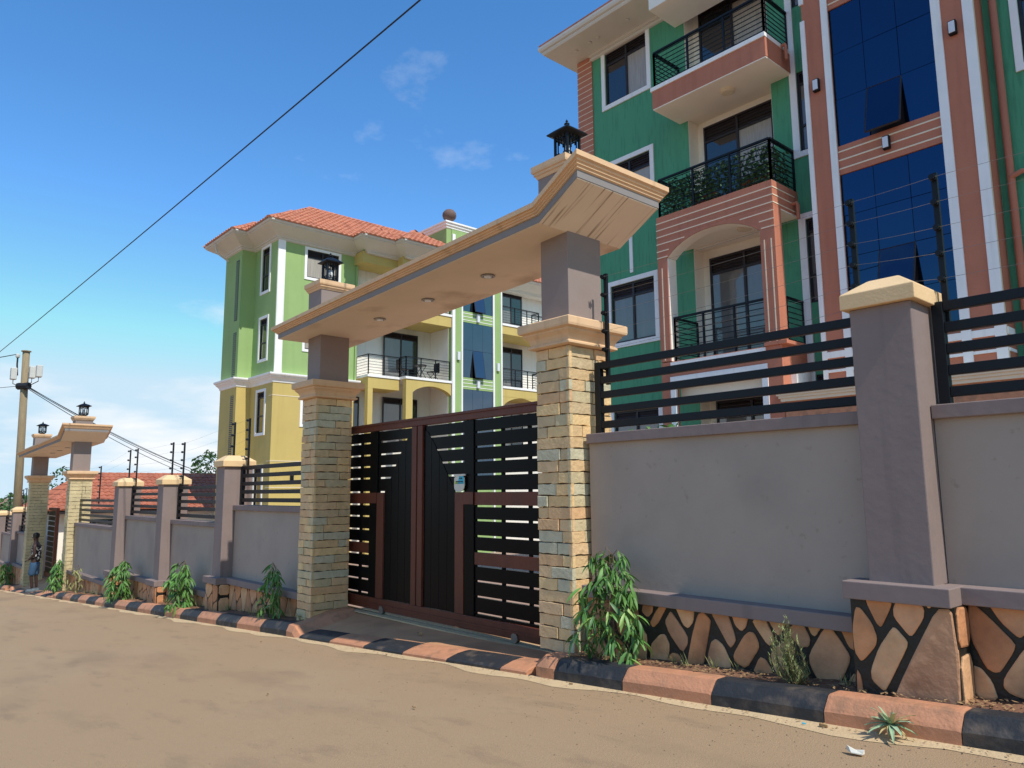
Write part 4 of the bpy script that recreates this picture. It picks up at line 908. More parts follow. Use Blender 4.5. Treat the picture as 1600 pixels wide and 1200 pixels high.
def rb_balcony(z, arched):
    b_ = MB().box(-30.59, -28.78, 24.85, 27.6, z-.11, z).box(-30.59, -29.3, 27.601, 30, z-.11, z).build('balcony', 'white_trim', LB)
    MB().box(-30.59, -28.82, 24.86, 27.55, z-.55, z-.111).box(-30.59, -29.34, 27.551, 29.9, z-.55, z-.111).build('fascia', 'mustard_wall', b_)
    if arched:
        mb = MB(); n = 12; P = [(24.86+2.6*i/n, z-1.05+.5*math.sin(math.pi*i/n)**.7) for i in range(n+1)]; q = n+1
        for x_ in (-28.82, -29.1):
            k = len(mb.v); mb.v += [(x_, u, zz) for u, zz in P]+[(x_, u, z-.54) for u, zz in P]; mb.f += [(k+i, k+i+1, k+q+i+1, k+q+i) for i in range(n)]
        mb.f += [(i, i+1, 2*q+i+1, 2*q+i) for i in range(n)]
        mb.build('arch', 'mustard_wall', b_)
    railing([(-28.86, 24.9), (-28.86, 27.5), (-29.4, 27.5), (-29.4, 29.8)], z, z+.95, b_, bars=7, post=1.0)
rb_balcony(6.97, True); rb_balcony(10.27, False)
# stair tower with slate glass
TX = Frame('X', -28.8)
MB().box(-30.59, -29.1, 21.585, 21.599, zG, 12.7).build('side_wall', 'white_wall', LB)
MB().box(-32, -28.86, 21.6, 24.82, zG, 14.6).build('glazed_tower', 'lime_wall', LB)
for u0, u1, m_, dd in ((21.6, 21.77, 'white_trim', .03), (21.771, 22.16, 'lime_wall', 0), (22.161, 22.25, 'white_trim', .03), (24.2, 24.30, 'white_trim', .03), (24.301, 24.73, 'lime_wall', 0), (24.731, 24.82, 'white_trim', .03)):
    mbx = MB(); TX.box(mbx, u0, u1, zG, 14.35, -.06, dd); mbx.build('tower_strip', m_, LB)
for z0, z1 in ((9.97, 10.53), (6.61, 7.19), (13.3, 14.3)):
    mbx = MB(); TX.box(mbx, 22.251, 24.199, z0, z1, -.06, -.02); s_ = mbx.build('spandrel', 'lime_wall', LB)
    for i in range(3):
        z = z0+(z1-z0)*(.2+.3*i); mbx = MB(); TX.box(mbx, 22.26, 24.19, z-.015, z+.015, -.019, -.008); mbx.build('spandrel_line', 'white_trim', s_)
glass(TX, 22.252, 24.198, 7.195, 9.965, 3, 2, 'pane_slate', LB, -.03, (1, 0)); glass(TX, 22.252, 24.198, 10.535, 13.295, 3, 2, 'pane_slate', LB, -.03, (1, 0)); glass(TX, 22.252, 24.198, 2.0, 6.605, 3, 3, 'pane_slate', LB, -.03)
for u, z in ((21.96, 8.2), (24.5, 7.9), (23.2, 10.25), (23.2, 6.9)):
    mbx = MB(); TX.box(mbx, u-.08, u+.08, z-.2, z+.2, .002, .1); mbx.build('wall_lamp', 'lamp_white', LB)
MB().sqprof(-31.2, -28.8, 21.2, 25.2, [(-.12, 14.3), (-.1, 14.62), (-.06, 14.64), (-.06, 14.7), (-.0, 14.76), (.0, 14.86), (.06, 14.88), (.06, 14.96), (-.02, 14.97)]).build('parapet', 'white_trim', LB)
MB().sqprof(-31.1, -28.9, 21.3, 25.1, [(0, 13.0), (0, 14.61)]).build('parapet_wall', 'lime_wall', LB)
MB().lathe(-29.0, 21.55, [(.08, 14.97), (.1, 15.0), (.06, 15.02), (.2, 15.07), (.31, 15.18), (.355, 15.32), (.33, 15.47), (.22, 15.60), (.08, 15.66)], 18).build('ball_finial', 'stone_ball', LB, smooth=True)
# eaves and roof
ES = 12.98
for (x0, x1, y0, y1) in ((-34.5, -30.11, 13.16, 36), (-34.35, -32.44, 12.52, 14), (-31, -29.3, 17.15, 19), (-31, -28.75, 18.9, 21.4)):
    e_ = .001*(x0+44)
    MB().sqprof(x0, x1, y0, y1, [(.0, 12.5+e_*.2), (.08, 12.54+e_*.2), (.08, 12.60), (.14, 12.62), (.14, 12.66), (.66, 12.96+e_*.1), (.7, ES+e_*.1), (.7, 13.02+e_*.1)]).build('soffit', 'eave', LB)
    MB().sqprof(x0, x1, y0, y1, [(.69, 13.021+e_*.1), (.74, 13.03+e_*.1), (.78, 13.08), (.78, 13.14+e_*.1), (.72, 13.145+e_*.1)]).build('gutter', 'eave', LB)
zE = 13.13; S = .654
roof = MB()
tile_slope(roof, [(-29.33, 12.38, zE), (-29.33, 34, zE), (-33, 34, zE+3.67*S), (-33, 16.05, zE+3.67*S)], (0, 1, 0), (-1, 0, S), 1)
tile_slope(roof, [(-35.2, 12.38, zE), (-29.33, 12.38, zE), (-33, 16.05, zE+3.67*S)], (1, 0, 0), (0, 1, S), 2)
roof.add([(-35.2, 12.38, zE), (-35.2, 34, zE), (-33, 34, zE+3.67*S), (-33, 16.05, zE+3.67*S)], [(0, 1, 2, 3)])
tile_slope(roof, [(-31.66, 11.74, zE), (-31.66, 12.4, zE), (-33.4, 14.1, zE+1.73*S), (-33.4, 13.47, zE+1.73*S)], (0, 1, 0), (-1, 0, S), 4)
tile_slope(roof, [(-35.13, 11.74, zE), (-31.66, 11.74, zE), (-33.4, 13.47, zE+1.73*S)], (1, 0, 0), (0, 1, S), 5)
for (xe, y0, y1) in ((-28.52, 16.37, 19.5), (-27.97, 18.12, 22.0)):
    hw = (y1-y0)/2; ym = (y0+y1)/2; zp = zE+hw*S; xr = -29.33-hw
    tile_slope(roof, [(xe, y0, zE), (xe, y1, zE), (xe-hw, ym, zp)], (0, 1, 0), (-1, 0, S), 6)
    tile_slope(roof, [(xe, y0, zE), (-29.33, y0, zE), (xr, ym, zp), (xe-hw, ym, zp)], (-1, 0, 0), (0, 1, S), 7)
    tile_slope(roof, [(xe, y1, zE), (-29.33, y1, zE), (xr, ym, zp), (xe-hw, ym, zp)], (-1, 0, 0), (0, -1, S), 8)
ro = roof.build('roof_tiles', 'tile', LB, kind='stuff')
ridge(LB, (-29.3, 12.35, zE+.05), (-33, 16.05, zE+3.67*S+.03)); ridge(LB, (-33, 16.05, zE+3.67*S+.03), (-33, 26, zE+3.67*S+.03)); ridge(LB, (-35.2, 12.4, zE+.05), (-33, 16.05, zE+3.67*S+.03))
ridge(LB, (-31.66, 11.74, zE+.05), (-33.4, 13.47, zE+1.73*S+.03)); ridge(LB, (-35.13, 11.74, zE+.05), (-33.4, 13.47, zE+1.73*S+.03))
for (xe, y0, y1) in ((-28.52, 16.37, 19.5), (-27.97, 18.12, 22.0)):
    hw = (y1-y0)/2; ym = (y0+y1)/2; zp = zE+hw*S
    ridge(LB, (xe, y0, zE+.05), (xe-hw, ym, zp+.03)); ridge(LB, (xe, y1, zE+.05), (xe-hw, ym, zp+.03)); ridge(LB, (xe-hw, ym, zp+.03), (-29.33-hw, ym, zp+.03))
MB().tube([(-29.36, 16.95, 12.98), (-29.36, 16.97, 12.7), (-30.05, 17.02, 12.3), (-30.05, 17.02, 6.6)], .05, 8).build('drainpipe', 'lime_wall', LB)
MB().tube([(-33.9, 11.82, 13.0), (-33.9, 11.9, 12.6), (-33.9, 12.45, 12.3)], .05, 8).build('gutter_outlet', 'eave', LB)
# table and chairs on its balcony
def chair(x_, y_, z_, face, lb):
    c = thing('balcony_chair', (x_, y_, z_), lb, 'chair', 'folding chairs on the lime building balcony')
    box('seat', 'black_metal', c, x_-.22, x_+.22, y_-.22, y_+.22, z_+.42, z_+.46)
    box('backrest', 'black_metal', c, x_-.22, x_+.22, y_+face*.22-.02, y_+face*.22+.02, z_+.461, z_+.9)
    for sx in (-1, 1):
        MB().tube([(x_+sx*.2, y_-.22, z_+.003), (x_+sx*.2, y_+.2, z_+.42)], .015, 6).build('leg', 'black_metal', c); MB().tube([(x_+sx*.2, y_+.22, z_+.003), (x_+sx*.2, y_-.2, z_+.42)], .015, 6).build('leg', 'black_metal', c)
chair(-29.6, 19.3, 6.92, -1, 'dark balcony chair left of the small folding table'); chair(-29.4, 20.9, 6.92, 1, 'dark balcony chair right of the small folding table')
tb = thing('balcony_table', (-29.35, 20.1, 6.92), 'small dark folding table between two chairs on the balcony', 'table')
MB().lathe(-29.35, 20.1, [(.33, 7.58), (.33, 7.61), (.31, 7.615)], 16).build('table_top', 'black_metal', tb)
for sx in (-1, 1):
    for sy in (-1, 1): MB().tube([(-29.35+sx*.2, 20.1+sy*.25, 6.923), (-29.35+sx*.2, 20.1-sy*.22, 7.58)], .014, 6).build('leg', 'black_metal', tb)

# ------------------------------------------------------------------ neighbour houses, pole, cables, tree
NH = thing('neighbour_house', (-38, 9.8, -2), 'low cream house with weathered red tile roof behind the stepped wall', 'house', 'low houses beyond')
box('wall', 'cream_wall', NH, -44, -36.6, 6.9, 16.4, -2.6, .95)
mb = MB(); zN, SN = .98, .46
tile_slope(mb, [(-36, 6.3, zN), (-36, 16.6, zN), (-39.5, 16.6, zN+3.5*SN), (-39.5, 8.3, zN+3.5*SN)], (0, 1, 0), (-1, 0, SN), 11)
tile_slope(mb, [(-43, 6.3, zN), (-36, 6.3, zN), (-39.5, 8.3, zN+3.5*SN)], (1, 0, 0), (0, 1, 3.5*SN/2), 12)
tile_slope(mb, [(-43, 6.3, zN), (-43, 16.6, zN), (-39.5, 16.6, zN+3.5*SN), (-39.5, 8.3, zN+3.5*SN)], (0, 1, 0), (1, 0, SN), 13)
mb.build('roof_tiles', 'tile_old', NH, kind='stuff'); box('eave', 'frame_dark', NH, -43, -36.02, 6.32, 16.6, zN-.16, zN-.035)
for y_ in (8.0, 10.4): 
    wn = box('window', 'frame_dark', NH, -36.62, -36.58, y_, y_+1.5, -.6, .55); mb = MB()
    for i in range(7): mb.box(-36.579, -36.56, y_+.1+i*.2, y_+.13+i*.2, -.55, .5)
    for z in (-.3, .05, .35): mb.box(-36.579, -36.56, y_+.05, y_+1.45, z, z+.03)
    mb.build('grille', 'steel', wn)
ridge(NH, (-39.5, 8.3, zN+3.5*SN+.05), (-39.5, 16.6, zN+3.5*SN+.05), 'tile_old'); ridge(NH, (-36, 6.3, zN+.05), (-39.5, 8.3, zN+3.5*SN+.05), 'tile_old')
def small_house(x_, y_, z_, w_, d_, lb, rot=0):
    h = thing('distant_house', (x_, y_, z_), lb, 'house', 'low houses beyond')
    box('wall', 'cream_wall', h, x_-w_/2, x_+w_/2, y_-d_/2, y_+d_/2, z_, z_+2.6)
    MB().sqprof(x_-w_/2, x_+w_/2, y_-d_/2, y_+d_/2, [(.5, z_+2.601), (.5, z_+2.7), (-d_/2+.2, z_+4.3)]).build('roof', 'tile_old', h)
    box('window', 'frame_dark', h, x_+w_/2+.001, x_+w_/2+.03, y_-1, y_+.2, z_+1, z_+2)
    return h
small_house(-82, 5.5, -4.4, 8, 9, 'distant red roofed house at the left edge by the utility pole')
small_house(-100, -2, -6.0, 9, 8, 'distant red roofed house past the end of the boundary wall')

UP = thing('utility_pole', (-40.6, 5.95, -2.35), 'tall wooden utility pole with grey service boxes behind the far gateway', 'utility pole')
pb, ptop = Vector((-40.95, 6.06, -2.4)), Vector((-39.64, 5.64, 8.05))
MB().tube([pb, pb.lerp(ptop, .5), ptop], .19, 14, .145).build('pole', 'wood_pole', UP, smooth=True)
MB().lathe(ptop.x, ptop.y, [(.15, 8.05), (.2, 8.06), (.2, 8.10), (.05, 8.13)], 12).build('cap', 'wood_pole', UP)
def along(z): t_ = (z-pb.z)/(ptop.z-pb.z); return pb.lerp(ptop, t_)
pc = along(7.0)
sdv = Vector((.66, .75, 0))
for k, (o_, w_) in enumerate(((-.42, .28), (.42, .3), (.72, .36))):
    c = pc+sdv*o_+Vector((.12, -.1, .05*k)); bx_ = MB().box(c.x-w_/2, c.x+w_/2, c.y-.12, c.y+.12, c.z-.22, c.z+.32).build('service_box', 'box_grey', UP, bevel=.03)
    mb = MB(); mb.tube([c+Vector((0, 0, -.22)), c+Vector((0, 0, -.4)), pc+Vector((.1, 0, -.6))], .018, 6); mb.build('conduit', 'dark_wire', bx_)
MB().tube([pc+Vector((-.3, -.25, .0)), pc+Vector((-.25, -.3, .5)), pc+Vector((-.25, -.3, .95))], .035, 6).build('insulator_rod', 'dark_wire', UP)
MB().lathe(pc.x-.25, pc.y-.3, [(.05, pc.z+.8), (.09, pc.z+.85), (.09, pc.z+.95), (.05, pc.z+1.0)], 10).build('insulator', 'box_grey', UP)
MB().tube([pc+Vector((-.2, -.2, -.5)), pc+Vector((.25, .15, -.5))], .16, 8).build('clamp', 'dark_wire', UP)
def cable(label, a, b_, sag, r, grp='cables at the utility pole'):
    a, b_ = Vector(a), Vector(b_); n = 28
    o = MB().tube([a.lerp(b_, i/n)-Vector((0, 0, sag*4*(i/n)*(1-i/n))) for i in range(n+1)], r, 5).build('overhead_cable', 'dark_wire', None, smooth=True)
    o['label'] = label; o['category'] = 'cable'; o['group'] = grp
p_ = pc+Vector((.1, 0, -.45))
for i, dz in enumerate((0, -.12, .10, -.3)):
    cable(('topmost but one of the four cables falling right from the utility pole', 'third from the top of the four cables falling right from the utility pole', 'topmost of the four cables falling right from the utility pole', 'lowest of the four cables falling right from the utility pole')[i], p_+Vector((0, 0, dz*.25)), (-59, 24.7+i*.3, 1.9+dz*1.5), .55+.12*i, .016)
cable('black cable leaving the pole top to the left edge', pc+Vector((-.25, -.3, .98)), (-49, -9, 7.6), .9, .02)
cable('thin cable leaving the pole to the left below the boxes', pc+Vector((-.1, -.2, -.5)), (-49, -9, 6.0), .4, .012)
cable('long black cable crossing the sky diagonally above the street', (-44.19, 3.77, 6.99), (-6.05, 5.41, 8.37), .06, .013, 'long cable')
for i_, (x_, y_, r_) in enumerate(((-50.0, 20.7, 2.3),)):
    tz = gz(x_)-.1
    TR = thing('leafy_tree', (x_, y_, tz), 'green leafy tree peeping out left of the lime building', 'tree')
    tk = MB().tube([(x_, y_, tz), (x_+.1, y_, tz+3), (x_-.1, y_+.1, 2.2)], .25, 8, .14)
    for q in range(6):
        a = q*1.05; tk.tube([(x_, y_, tz+3.5), (x_+math.cos(a)*1.0, y_+math.sin(a)*1.0, 2.0), (x_+math.cos(a)*1.7, y_+math.sin(a)*1.7, 3.6)], .09, 6, .03)
    tk.build('trunk', 'stem', TR)
    rc = random.Random(5); blobs = [(x_+rc.gauss(0, .8), y_+rc.gauss(0, .85), 3.3+rc.gauss(0, 1.0), rc.uniform(.6, 1.0)) for _ in range(30)]
    def samp(r):
        bx2 = r.choice(blobs); v = Vector((r.gauss(0, 1), r.gauss(0, 1), r.gauss(0, 1))).normalized()*bx2[3]*r.uniform(.7, 1.05); return (bx2[0]+v.x, bx2[1]+v.y, bx2[2]+v.z)
    leaf_cloud('crown', 'leaf_dark', TR, samp, 14000, .26, 8, .2)
# far tree line and hill on the horizon
rc = random.Random(12)
def blob_tree(x_, y_, h, lb):
    tz = gz(x_)-.3; T = thing('distant_tree', (x_, y_, tz), lb, 'tree', 'distant trees')
    MB().tube([(x_, y_, tz), (x_, y_, tz+h*.6)], h*.03, 6, h*.015).build('trunk', 'stem', T)
    bl = [(x_+rc.gauss(0, h*.2), y_+rc.gauss(0, h*.2), tz+h*(.65+rc.gauss(0, .14)), h*rc.uniform(.1, .2)) for _ in range(16)]
    def sm(r):
        q = r.choice(bl); v = Vector((r.gauss(0, 1), r.gauss(0, 1), r.gauss(0, 1))).normalized()*q[3]; return (q[0]+v.x, q[1]+v.y, q[2]+v.z)
    leaf_cloud('crown', 'leaf_dark', T, sm, 1500, h*.07, int(abs(x_)), .1)
blob_tree(-120, 15.5, 9, 'distant tree at the very left edge, left of the utility pole'); blob_tree(-135, 24, 10, 'distant tree just right of the utility pole, behind the far gateway')
mb = MB(); n = 40; hv = []
for i in range(n+1):
    y_ = -900+2200*i/n; hv.append((-2200, y_, -12)); hv.append((-2300, y_, 14+16*math.sin(i*.5)+9*math.sin(i*1.3+2))); hv.append((-2700, y_, -12))
mb.add(hv, [q for i in range(n) for q in ((3*i, 3*i+3, 3*i+4, 3*i+1), (3*i+1, 3*i+4, 3*i+5, 3*i+2))]); mb.build('hills', 'leaf_dark', None, smooth=True, kind='structure')

# ------------------------------------------------------------------ plants along the wall
def leaf_mesh(name, l, w_, bend, fold=.25):
    n = 5; vs = []; 
    for i in range(n+1):
        t_ = i/n; wd = w_*math.sin(math.pi*min(1, t_*.92+.06))**.8*(1 if t_ < 1 else 0); z = -bend*l*t_*t_
        vs += [(l*t_, -wd, z+fold*wd), (l*t_, 0, z), (l*t_, wd, z+fold*wd)]
    fs = []
    for i in range(n):
        k = i*3; fs += [(k, k+3, k+4, k+1), (k+1, k+4, k+5, k+2)]
    me = bpy.data.meshes.new(name); me.from_pydata(vs, [], fs); me.materials.append(MATS['leaf'])
    for p in me.polygons: p.use_smooth = True
    return me
LM = [leaf_mesh('leaf', .135, .0125, .35), leaf_mesh('leaf', .16, .0145, .5), leaf_mesh('leaf', .11, .0105, .2)]
def sapling(x_, y_, z_, h, rad, n_br, lb, seed, singles, per=9, scale=1.0, m='leaf_mass', grp='drooping saplings in the planting strip'):
    """mast-tree sapling: upright stem, side shoots that droop, narrow leaves hanging from them"""
    nl = 0; rnd = random.Random(seed); s = thing('sapling', (x_, y_, z_), lb, 'plant', grp)
    stem = MB(); stem.tube([(x_, y_, z_-.03), (x_+.015, y_-.01, z_+h*.5), (x_-.01, y_-.02, z_+h)], .011*scale, 6, .003); fol = MB()
    for b_ in range(n_br):
        f_ = (b_+.6)/n_br; zb_ = z_+h*(.10+.88*f_); a = b_*2.4+rnd.uniform(-.4, .4)
        reach = rad*(1.0-.55*max(0, f_-.55)/.45)*rnd.uniform(.45, 1.0); dirv = Vector((math.cos(a), math.sin(a)*.5-.28, 0))
        p0 = Vector((x_, y_, zb_)); p1 = p0+dirv*reach*.6+Vector((0, 0, .06*scale)); p2 = p0+dirv*reach+Vector((0, 0, rnd.uniform(-.06, .05)*scale))
        stem.tube([p0, p1, p2], .004*scale, 4, .0015)
        for k in range(per):                       # whorl at the tip, a few leaves along the shoot
            tip = k < per*.72
            pp_ = p2+Vector((rnd.uniform(-.015, .015), rnd.uniform(-.015, .015), rnd.uniform(-.03, .015)))*scale if tip else p1.lerp(p2, rnd.random())
            yaw = math.atan2(dirv.y, dirv.x)+(6.283*k/(per*.72)+rnd.uniform(-.3, .3) if tip else rnd.choice([-1, 1])*rnd.uniform(.5, 1.2)); pit = rnd.uniform(.25, 1.05)
            M = Matrix.Translation(pp_) @ Matrix.Rotation(yaw, 4, 'Z') @ Matrix.Rotation(pit, 4, 'Y') @ Matrix.Rotation(rnd.uniform(-.7, .7), 4, 'X') @ Matrix.Scale(scale*rnd.uniform(.65, 1.15), 4)
            me = rnd.choice(LM)
            if singles and nl < 290:
                nl += 1; o = bpy.data.objects.new('leaf', me); col.objects.link(o); o.parent = s; o.matrix_parent_inverse = Matrix.Translation(-s.location); o.matrix_basis = M
            else: fol.add([M @ v.co for v in me.vertices], [tuple(p.vertices) for p in me.polygons])
    stem.build('stem', 'stem', s)
    if fol.v: fol.build('foliage', m, s, smooth=True, kind='stuff')
    return s
def gs(x): return gz(x)+.16
sapling(-4.42, 5.05, gs(-4.42), .92, .36, 44, 'tall drooping sapling beside the near stone column', 3, True, 12, 1.05)
sapling(-11.15, 5.02, gs(-11.15), .8, .26, 24, 'drooping sapling just left of the near gateway left column', 4, False, 9, 1.15)
sapling(-15.1, 5.0, gs(-15.1), .82, .42, 36, 'bushy sapling below the panel right of the second small pillar', 5, False, 10, 1.35)
sapling(-19.2, 5.0, gs(-19.2), .85, .42, 36, 'bright green sapling below the panel right of the third small pillar', 6, False, 10, 1.45)
sapling(-26.0, 4.98, gs(-26), .9, .32, 30, 'light green plant at the foot of the far gateway right column', 7, False, 10, 1.4)
sapling(-23.6, 5.0, gs(-23.6), .75, .4, 14, 'sparse half dry sapling near the far gateway', 8, False, 6, 1.2, 'leaf_dry')
sapling(-35.0, 5.0, gs(-35), .8, .5, 20, 'green plant at the left edge beyond the far gateway', 9, False, 9, 1.6)
# rosemary-like bush
rm = thing('herb_bush', (-2.78, 5.0, gs(-2.78)), 'grey green needle-leaved bush in front of the near plinth', 'plant')
rnd = random.Random(31); nd = MB(); stm = MB()
for i in range(80):
    a = rnd.uniform(0, 6.28); sp_ = rnd.uniform(.0, .115); h = rnd.uniform(.14, .50)*(1-sp_*2)
    p0 = Vector((-2.76, 5.02, gs(-2.76)-.02)); p2 = p0+Vector((math.cos(a)*sp_-.045, math.sin(a)*sp_-.02, h)); p1 = p0.lerp(p2, .5)+Vector((math.cos(a)*sp_*.7, math.sin(a)*sp_*.5, 0))
    stm.tube([p0, p1, p2], .0025, 4, .001)
    for k in range(22):
        t_ = .15+.85*k/21; q = (p0.lerp(p1, t_*2) if t_ < .5 else p1.lerp(p2, t_*2-1)); b_ = rnd.uniform(0, 6.28); d = Vector((math.cos(b_), math.sin(b_), 1.0)).normalized()*rnd.uniform(.022, .042); c = d.cross(Vector((0, 0, 1))).normalized()*.0034
        nd.add([q-c, q+c, q+d], [(0, 1, 2)])
stm.build('stem', 'stem', rm); nd.build('needles', 'rosemary', rm)
# spiky rosette growing from the gutter
al = thing('spiky_plant', (-2.0, 4.70, gz(-2.0)), 'small spiky rosette plant in the gutter against the kerb', 'plant')
rnd = random.Random(17)
for i in range(30):
    a = i*2.4; el = rnd.uniform(-.1, 1.25) if i < 20 else rnd.uniform(-.35, .2); l = rnd.uniform(.10, .19)*(1 if i < 22 else .8); w_ = rnd.uniform(.011, .018)
    d = Vector((math.cos(a)*math.cos(el), math.sin(a)*math.cos(el)*.8-.15, math.sin(el))).normalized(); sdv_ = d.cross(Vector((0, 0, 1))).normalized(); p0 = Vector((-2.0, 4.70, gz(-2)+.08))
    vs = []
    for t_, ww in ((0, .8), (.35, 1), (.75, .6), (1, .03)):
        c = p0+d*l*t_+Vector((0, 0, -.05*t_*t_*l/.15)); vs += [c-sdv_*w_*ww+Vector((0, 0, .004)), c, c+sdv_*w_*ww+Vector((0, 0, .004))]
    MB().add(vs, [q for k in range(3) for q in ((k*3, k*3+3, k*3+4, k*3+1), (k*3+1, k*3+4, k*3+5, k*3+2))]).build('leaf', 'aloe', al)
# loose debris in the planting strip and gutter, nobody could count it
rnd = random.Random(77); mb = MB(); mg = MB()
def bits(m_, x_, y_, z_, r_):
    a = rnd.uniform(0, 6.28); c_, s_ = math.cos(a)*r_, math.sin(a)*r_; h1, h2 = rnd.uniform(0, .4)*r_, rnd.uniform(0, .5)*r_
    m_.add([(x_-c_, y_-s_, z_), (x_+s_*.5, y_-c_*.5, z_+h1), (x_+c_, y_+s_, z_+h2), (x_-s_*.5, y_+c_*.5, z_+h1*.6)], [(0, 1, 2), (0, 2, 3)])
for _ in range(1500):
    x_ = rnd.choice([rnd.uniform(-4.9, 1.5), rnd.uniform(-4.9, -1), rnd.uniform(-26, -10.2)]); bits(mb, x_, rnd.uniform(4.95, 5.22), gz(x_)+.185, rnd.uniform(.006, .022))
for _ in range(700):
    x_ = rnd.choice([rnd.uniform(-9, 1), rnd.uniform(-24, -9)]); bits(mb, x_, 4.74-abs(rnd.gauss(0, .09)), gz(x_)+.016, rnd.uniform(.004, .014))
o = mb.build('leaf_litter', 'litter_leaf', None, kind='stuff'); o['label'] = 'dry leaf litter along the planting strip and gutter'; o['category'] = 'litter'
for _ in range(1500):
    x_ = -9+10.5*rnd.random()**.8 if rnd.random() < .7 else rnd.uniform(-25, -9); y_ = 4.72-abs(rnd.gauss(0, .55)) if rnd.random() < .6 else rnd.uniform(.4, 4.5); r_ = rnd.uniform(.002, .007)
    mg.rings([[(x_+r_*math.cos(k*1.57+.4), y_+r_*math.sin(k*1.57+.4), gz(x_)+.001) for k in range(4)], [(x_+r_*.6*math.cos(k*1.57), y_+r_*.6*math.sin(k*1.57), gz(x_)+r_*.9) for k in range(4)]])
o = mg.build('gravel', 'gravel', None, kind='stuff'); o['label'] = 'loose gravel scattered over the road by the kerb'; o['category'] = 'gravel'
# weeds: small tufts of grass at the foot of the plinth
wd_ = MB()
for _ in range(60):
    x0_ = rnd.choice([rnd.uniform(-4.9, 1.4), rnd.uniform(-26, -10.3)]); y0_ = rnd.uniform(5.08, 5.23)
    for k in range(9):
        a = rnd.uniform(0, 6.28); l_ = rnd.uniform(.04, .13); p0 = Vector((x0_+rnd.uniform(-.03, .03), y0_+rnd.uniform(-.02, .02), gz(x0_)+.17)); p2 = p0+Vector((math.cos(a)*l_*.5, math.sin(a)*l_*.4-.01, l_)); c_ = Vector((math.sin(a), -math.cos(a), 0))*.003
        wd_.add([p0-c_, p0+c_, p0.lerp(p2, .6)+Vector((0, 0, .01))+c_*.7, p2], [(0, 1, 2), (0, 2, 3)])
o = wd_.build('weeds', 'leaf_dry', None, kind='stuff'); o['label'] = 'thin weeds growing at the foot of the stone plinth'; o['category'] = 'weeds'
# litter on the road
def scrap(name, m, lb, x_, y_, s_, seed, z=None):
    r_ = random.Random(seed); n = 7; z = gz(x_)+.012 if z is None else z
    P = [(x_+s_*math.cos(6.28*i/n)*r_.uniform(.5, 1.1), y_+s_*.45*math.sin(6.28*i/n)*r_.uniform(.5, 1.1)) for i in range(n)]
    o = MB().rings([[(a, b_, z+.002) for a, b_ in P], [(a, b_, z+.006+r_.uniform(0, s_*.35)) for a, b_ in P]]).build(name, m, None); o['label'] = lb; o['category'] = 'litter'; o['group'] = 'litter on the road'
scrap('paper_scrap', 'paper', 'crumpled pale wrapper on the road near the right bottom corner', -2.02, 4.28, .07, 1)
scrap('plastic_bit', 'cyan', 'tiny blue plastic bit by the kerb', -2.52, 4.66, .014, 2)
scrap('dry_leaf', 'litter_leaf', 'curled dry leaf by the kerb beside the blue bit', -2.40, 4.68, .045, 3)
for i, (x_, y_, lb) in enumerate([(-4.6, 4.7, 'dry leaf in the gutter below the near sapling'), (-7.4, 4.66, 'dry leaf against the lowered kerb before the near gate'), (-5.0, 3.4, 'small dry leaf out on the road before the near stone column'), (-6.5, 2.9, 'small dry leaf in the middle of the road, centre of the foreground'), (-9.9, 4.3, 'small dry leaf on the road near the left kerb return')]):
    scrap('dry_leaf', 'litter_leaf', lb, x_, y_, .022, 20+i)
scrap('dry_leaf', 'litter_leaf', 'dry leaf on the driveway apron of the near gate', -7.75, 5.35, .06, 40, z=-.09)

# ------------------------------------------------------------------ the person by the far gateway
def skin(name, verts, edges, radii, m, parent, sub=2, root=0):
    me = bpy.data.meshes.new(name); me.from_pydata([Vector(v) for v in verts], edges, []); me.materials.append(MATS[m])
    o = bpy.data.objects.new(name, me); col.objects.link(o)
    o.modifiers.new('skin', 'SKIN'); ss = o.modifiers.new('sub', 'SUBSURF'); ss.levels = sub; ss.render_levels = sub
    for i, rr in enumerate(radii):
        d = me.skin_vertices[0].data[i]; d.radius = (rr, rr) if not isinstance(rr, tuple) else rr; d.use_root = (i == root)
    if parent is not None: adopt(o, parent)
    for p in me.polygons: p.use_smooth = True
    return o
px_, py_ = -28.75, 4.82; pz_ = gz(px_)+.12
PE = thing('person', (px_, py_, pz_), 'person in dark patterned sleeveless shirt and denim shorts standing by the far gateway', 'person')
# faces the street and the left of the picture; lean back a little, hands in front
F = Vector((-.45, -.85, 0)).normalized(); S_ = Vector((-F.y, F.x, 0))          # forward, and his left side
def bp(f, s, z): return Vector((px_, py_, pz_))+F*f+S_*s+Vector((0, 0, z))
V = [bp(0, 0, .95), bp(-.02, 0, 1.12), bp(-.01, 0, 1.32), bp(-.01, 0, 1.47), bp(.01, 0, 1.56), bp(.03, 0, 1.66), bp(.04, 0, 1.76),
     bp(0, .09, .90), bp(.05, .10, .50), bp(.0, .10, .09), bp(0, -.09, .90), bp(-.02, -.10, .50), bp(-.06, -.10, .09),
     bp(-.01, .18, 1.43), bp(-.03, .22, 1.16), bp(.14, .17, .98), bp(-.01, -.18, 1.43), bp(-.05, -.23, 1.16), bp(.10, -.18, .97)]
E_ = [(0,1),(1,2),(2,3),(3,4),(4,5),(5,6),(0,7),(7,8),(8,9),(0,10),(10,11),(11,12),(3,13),(13,14),(14,15),(3,16),(16,17),(17,18)]
RR = [.13,.12,.14,.09,.055,.088,.075,.085,.06,.042,.085,.06,.042,.06,.045,.034,.06,.045,.034]
skin('body', V, E_, RR, 'skin', PE)
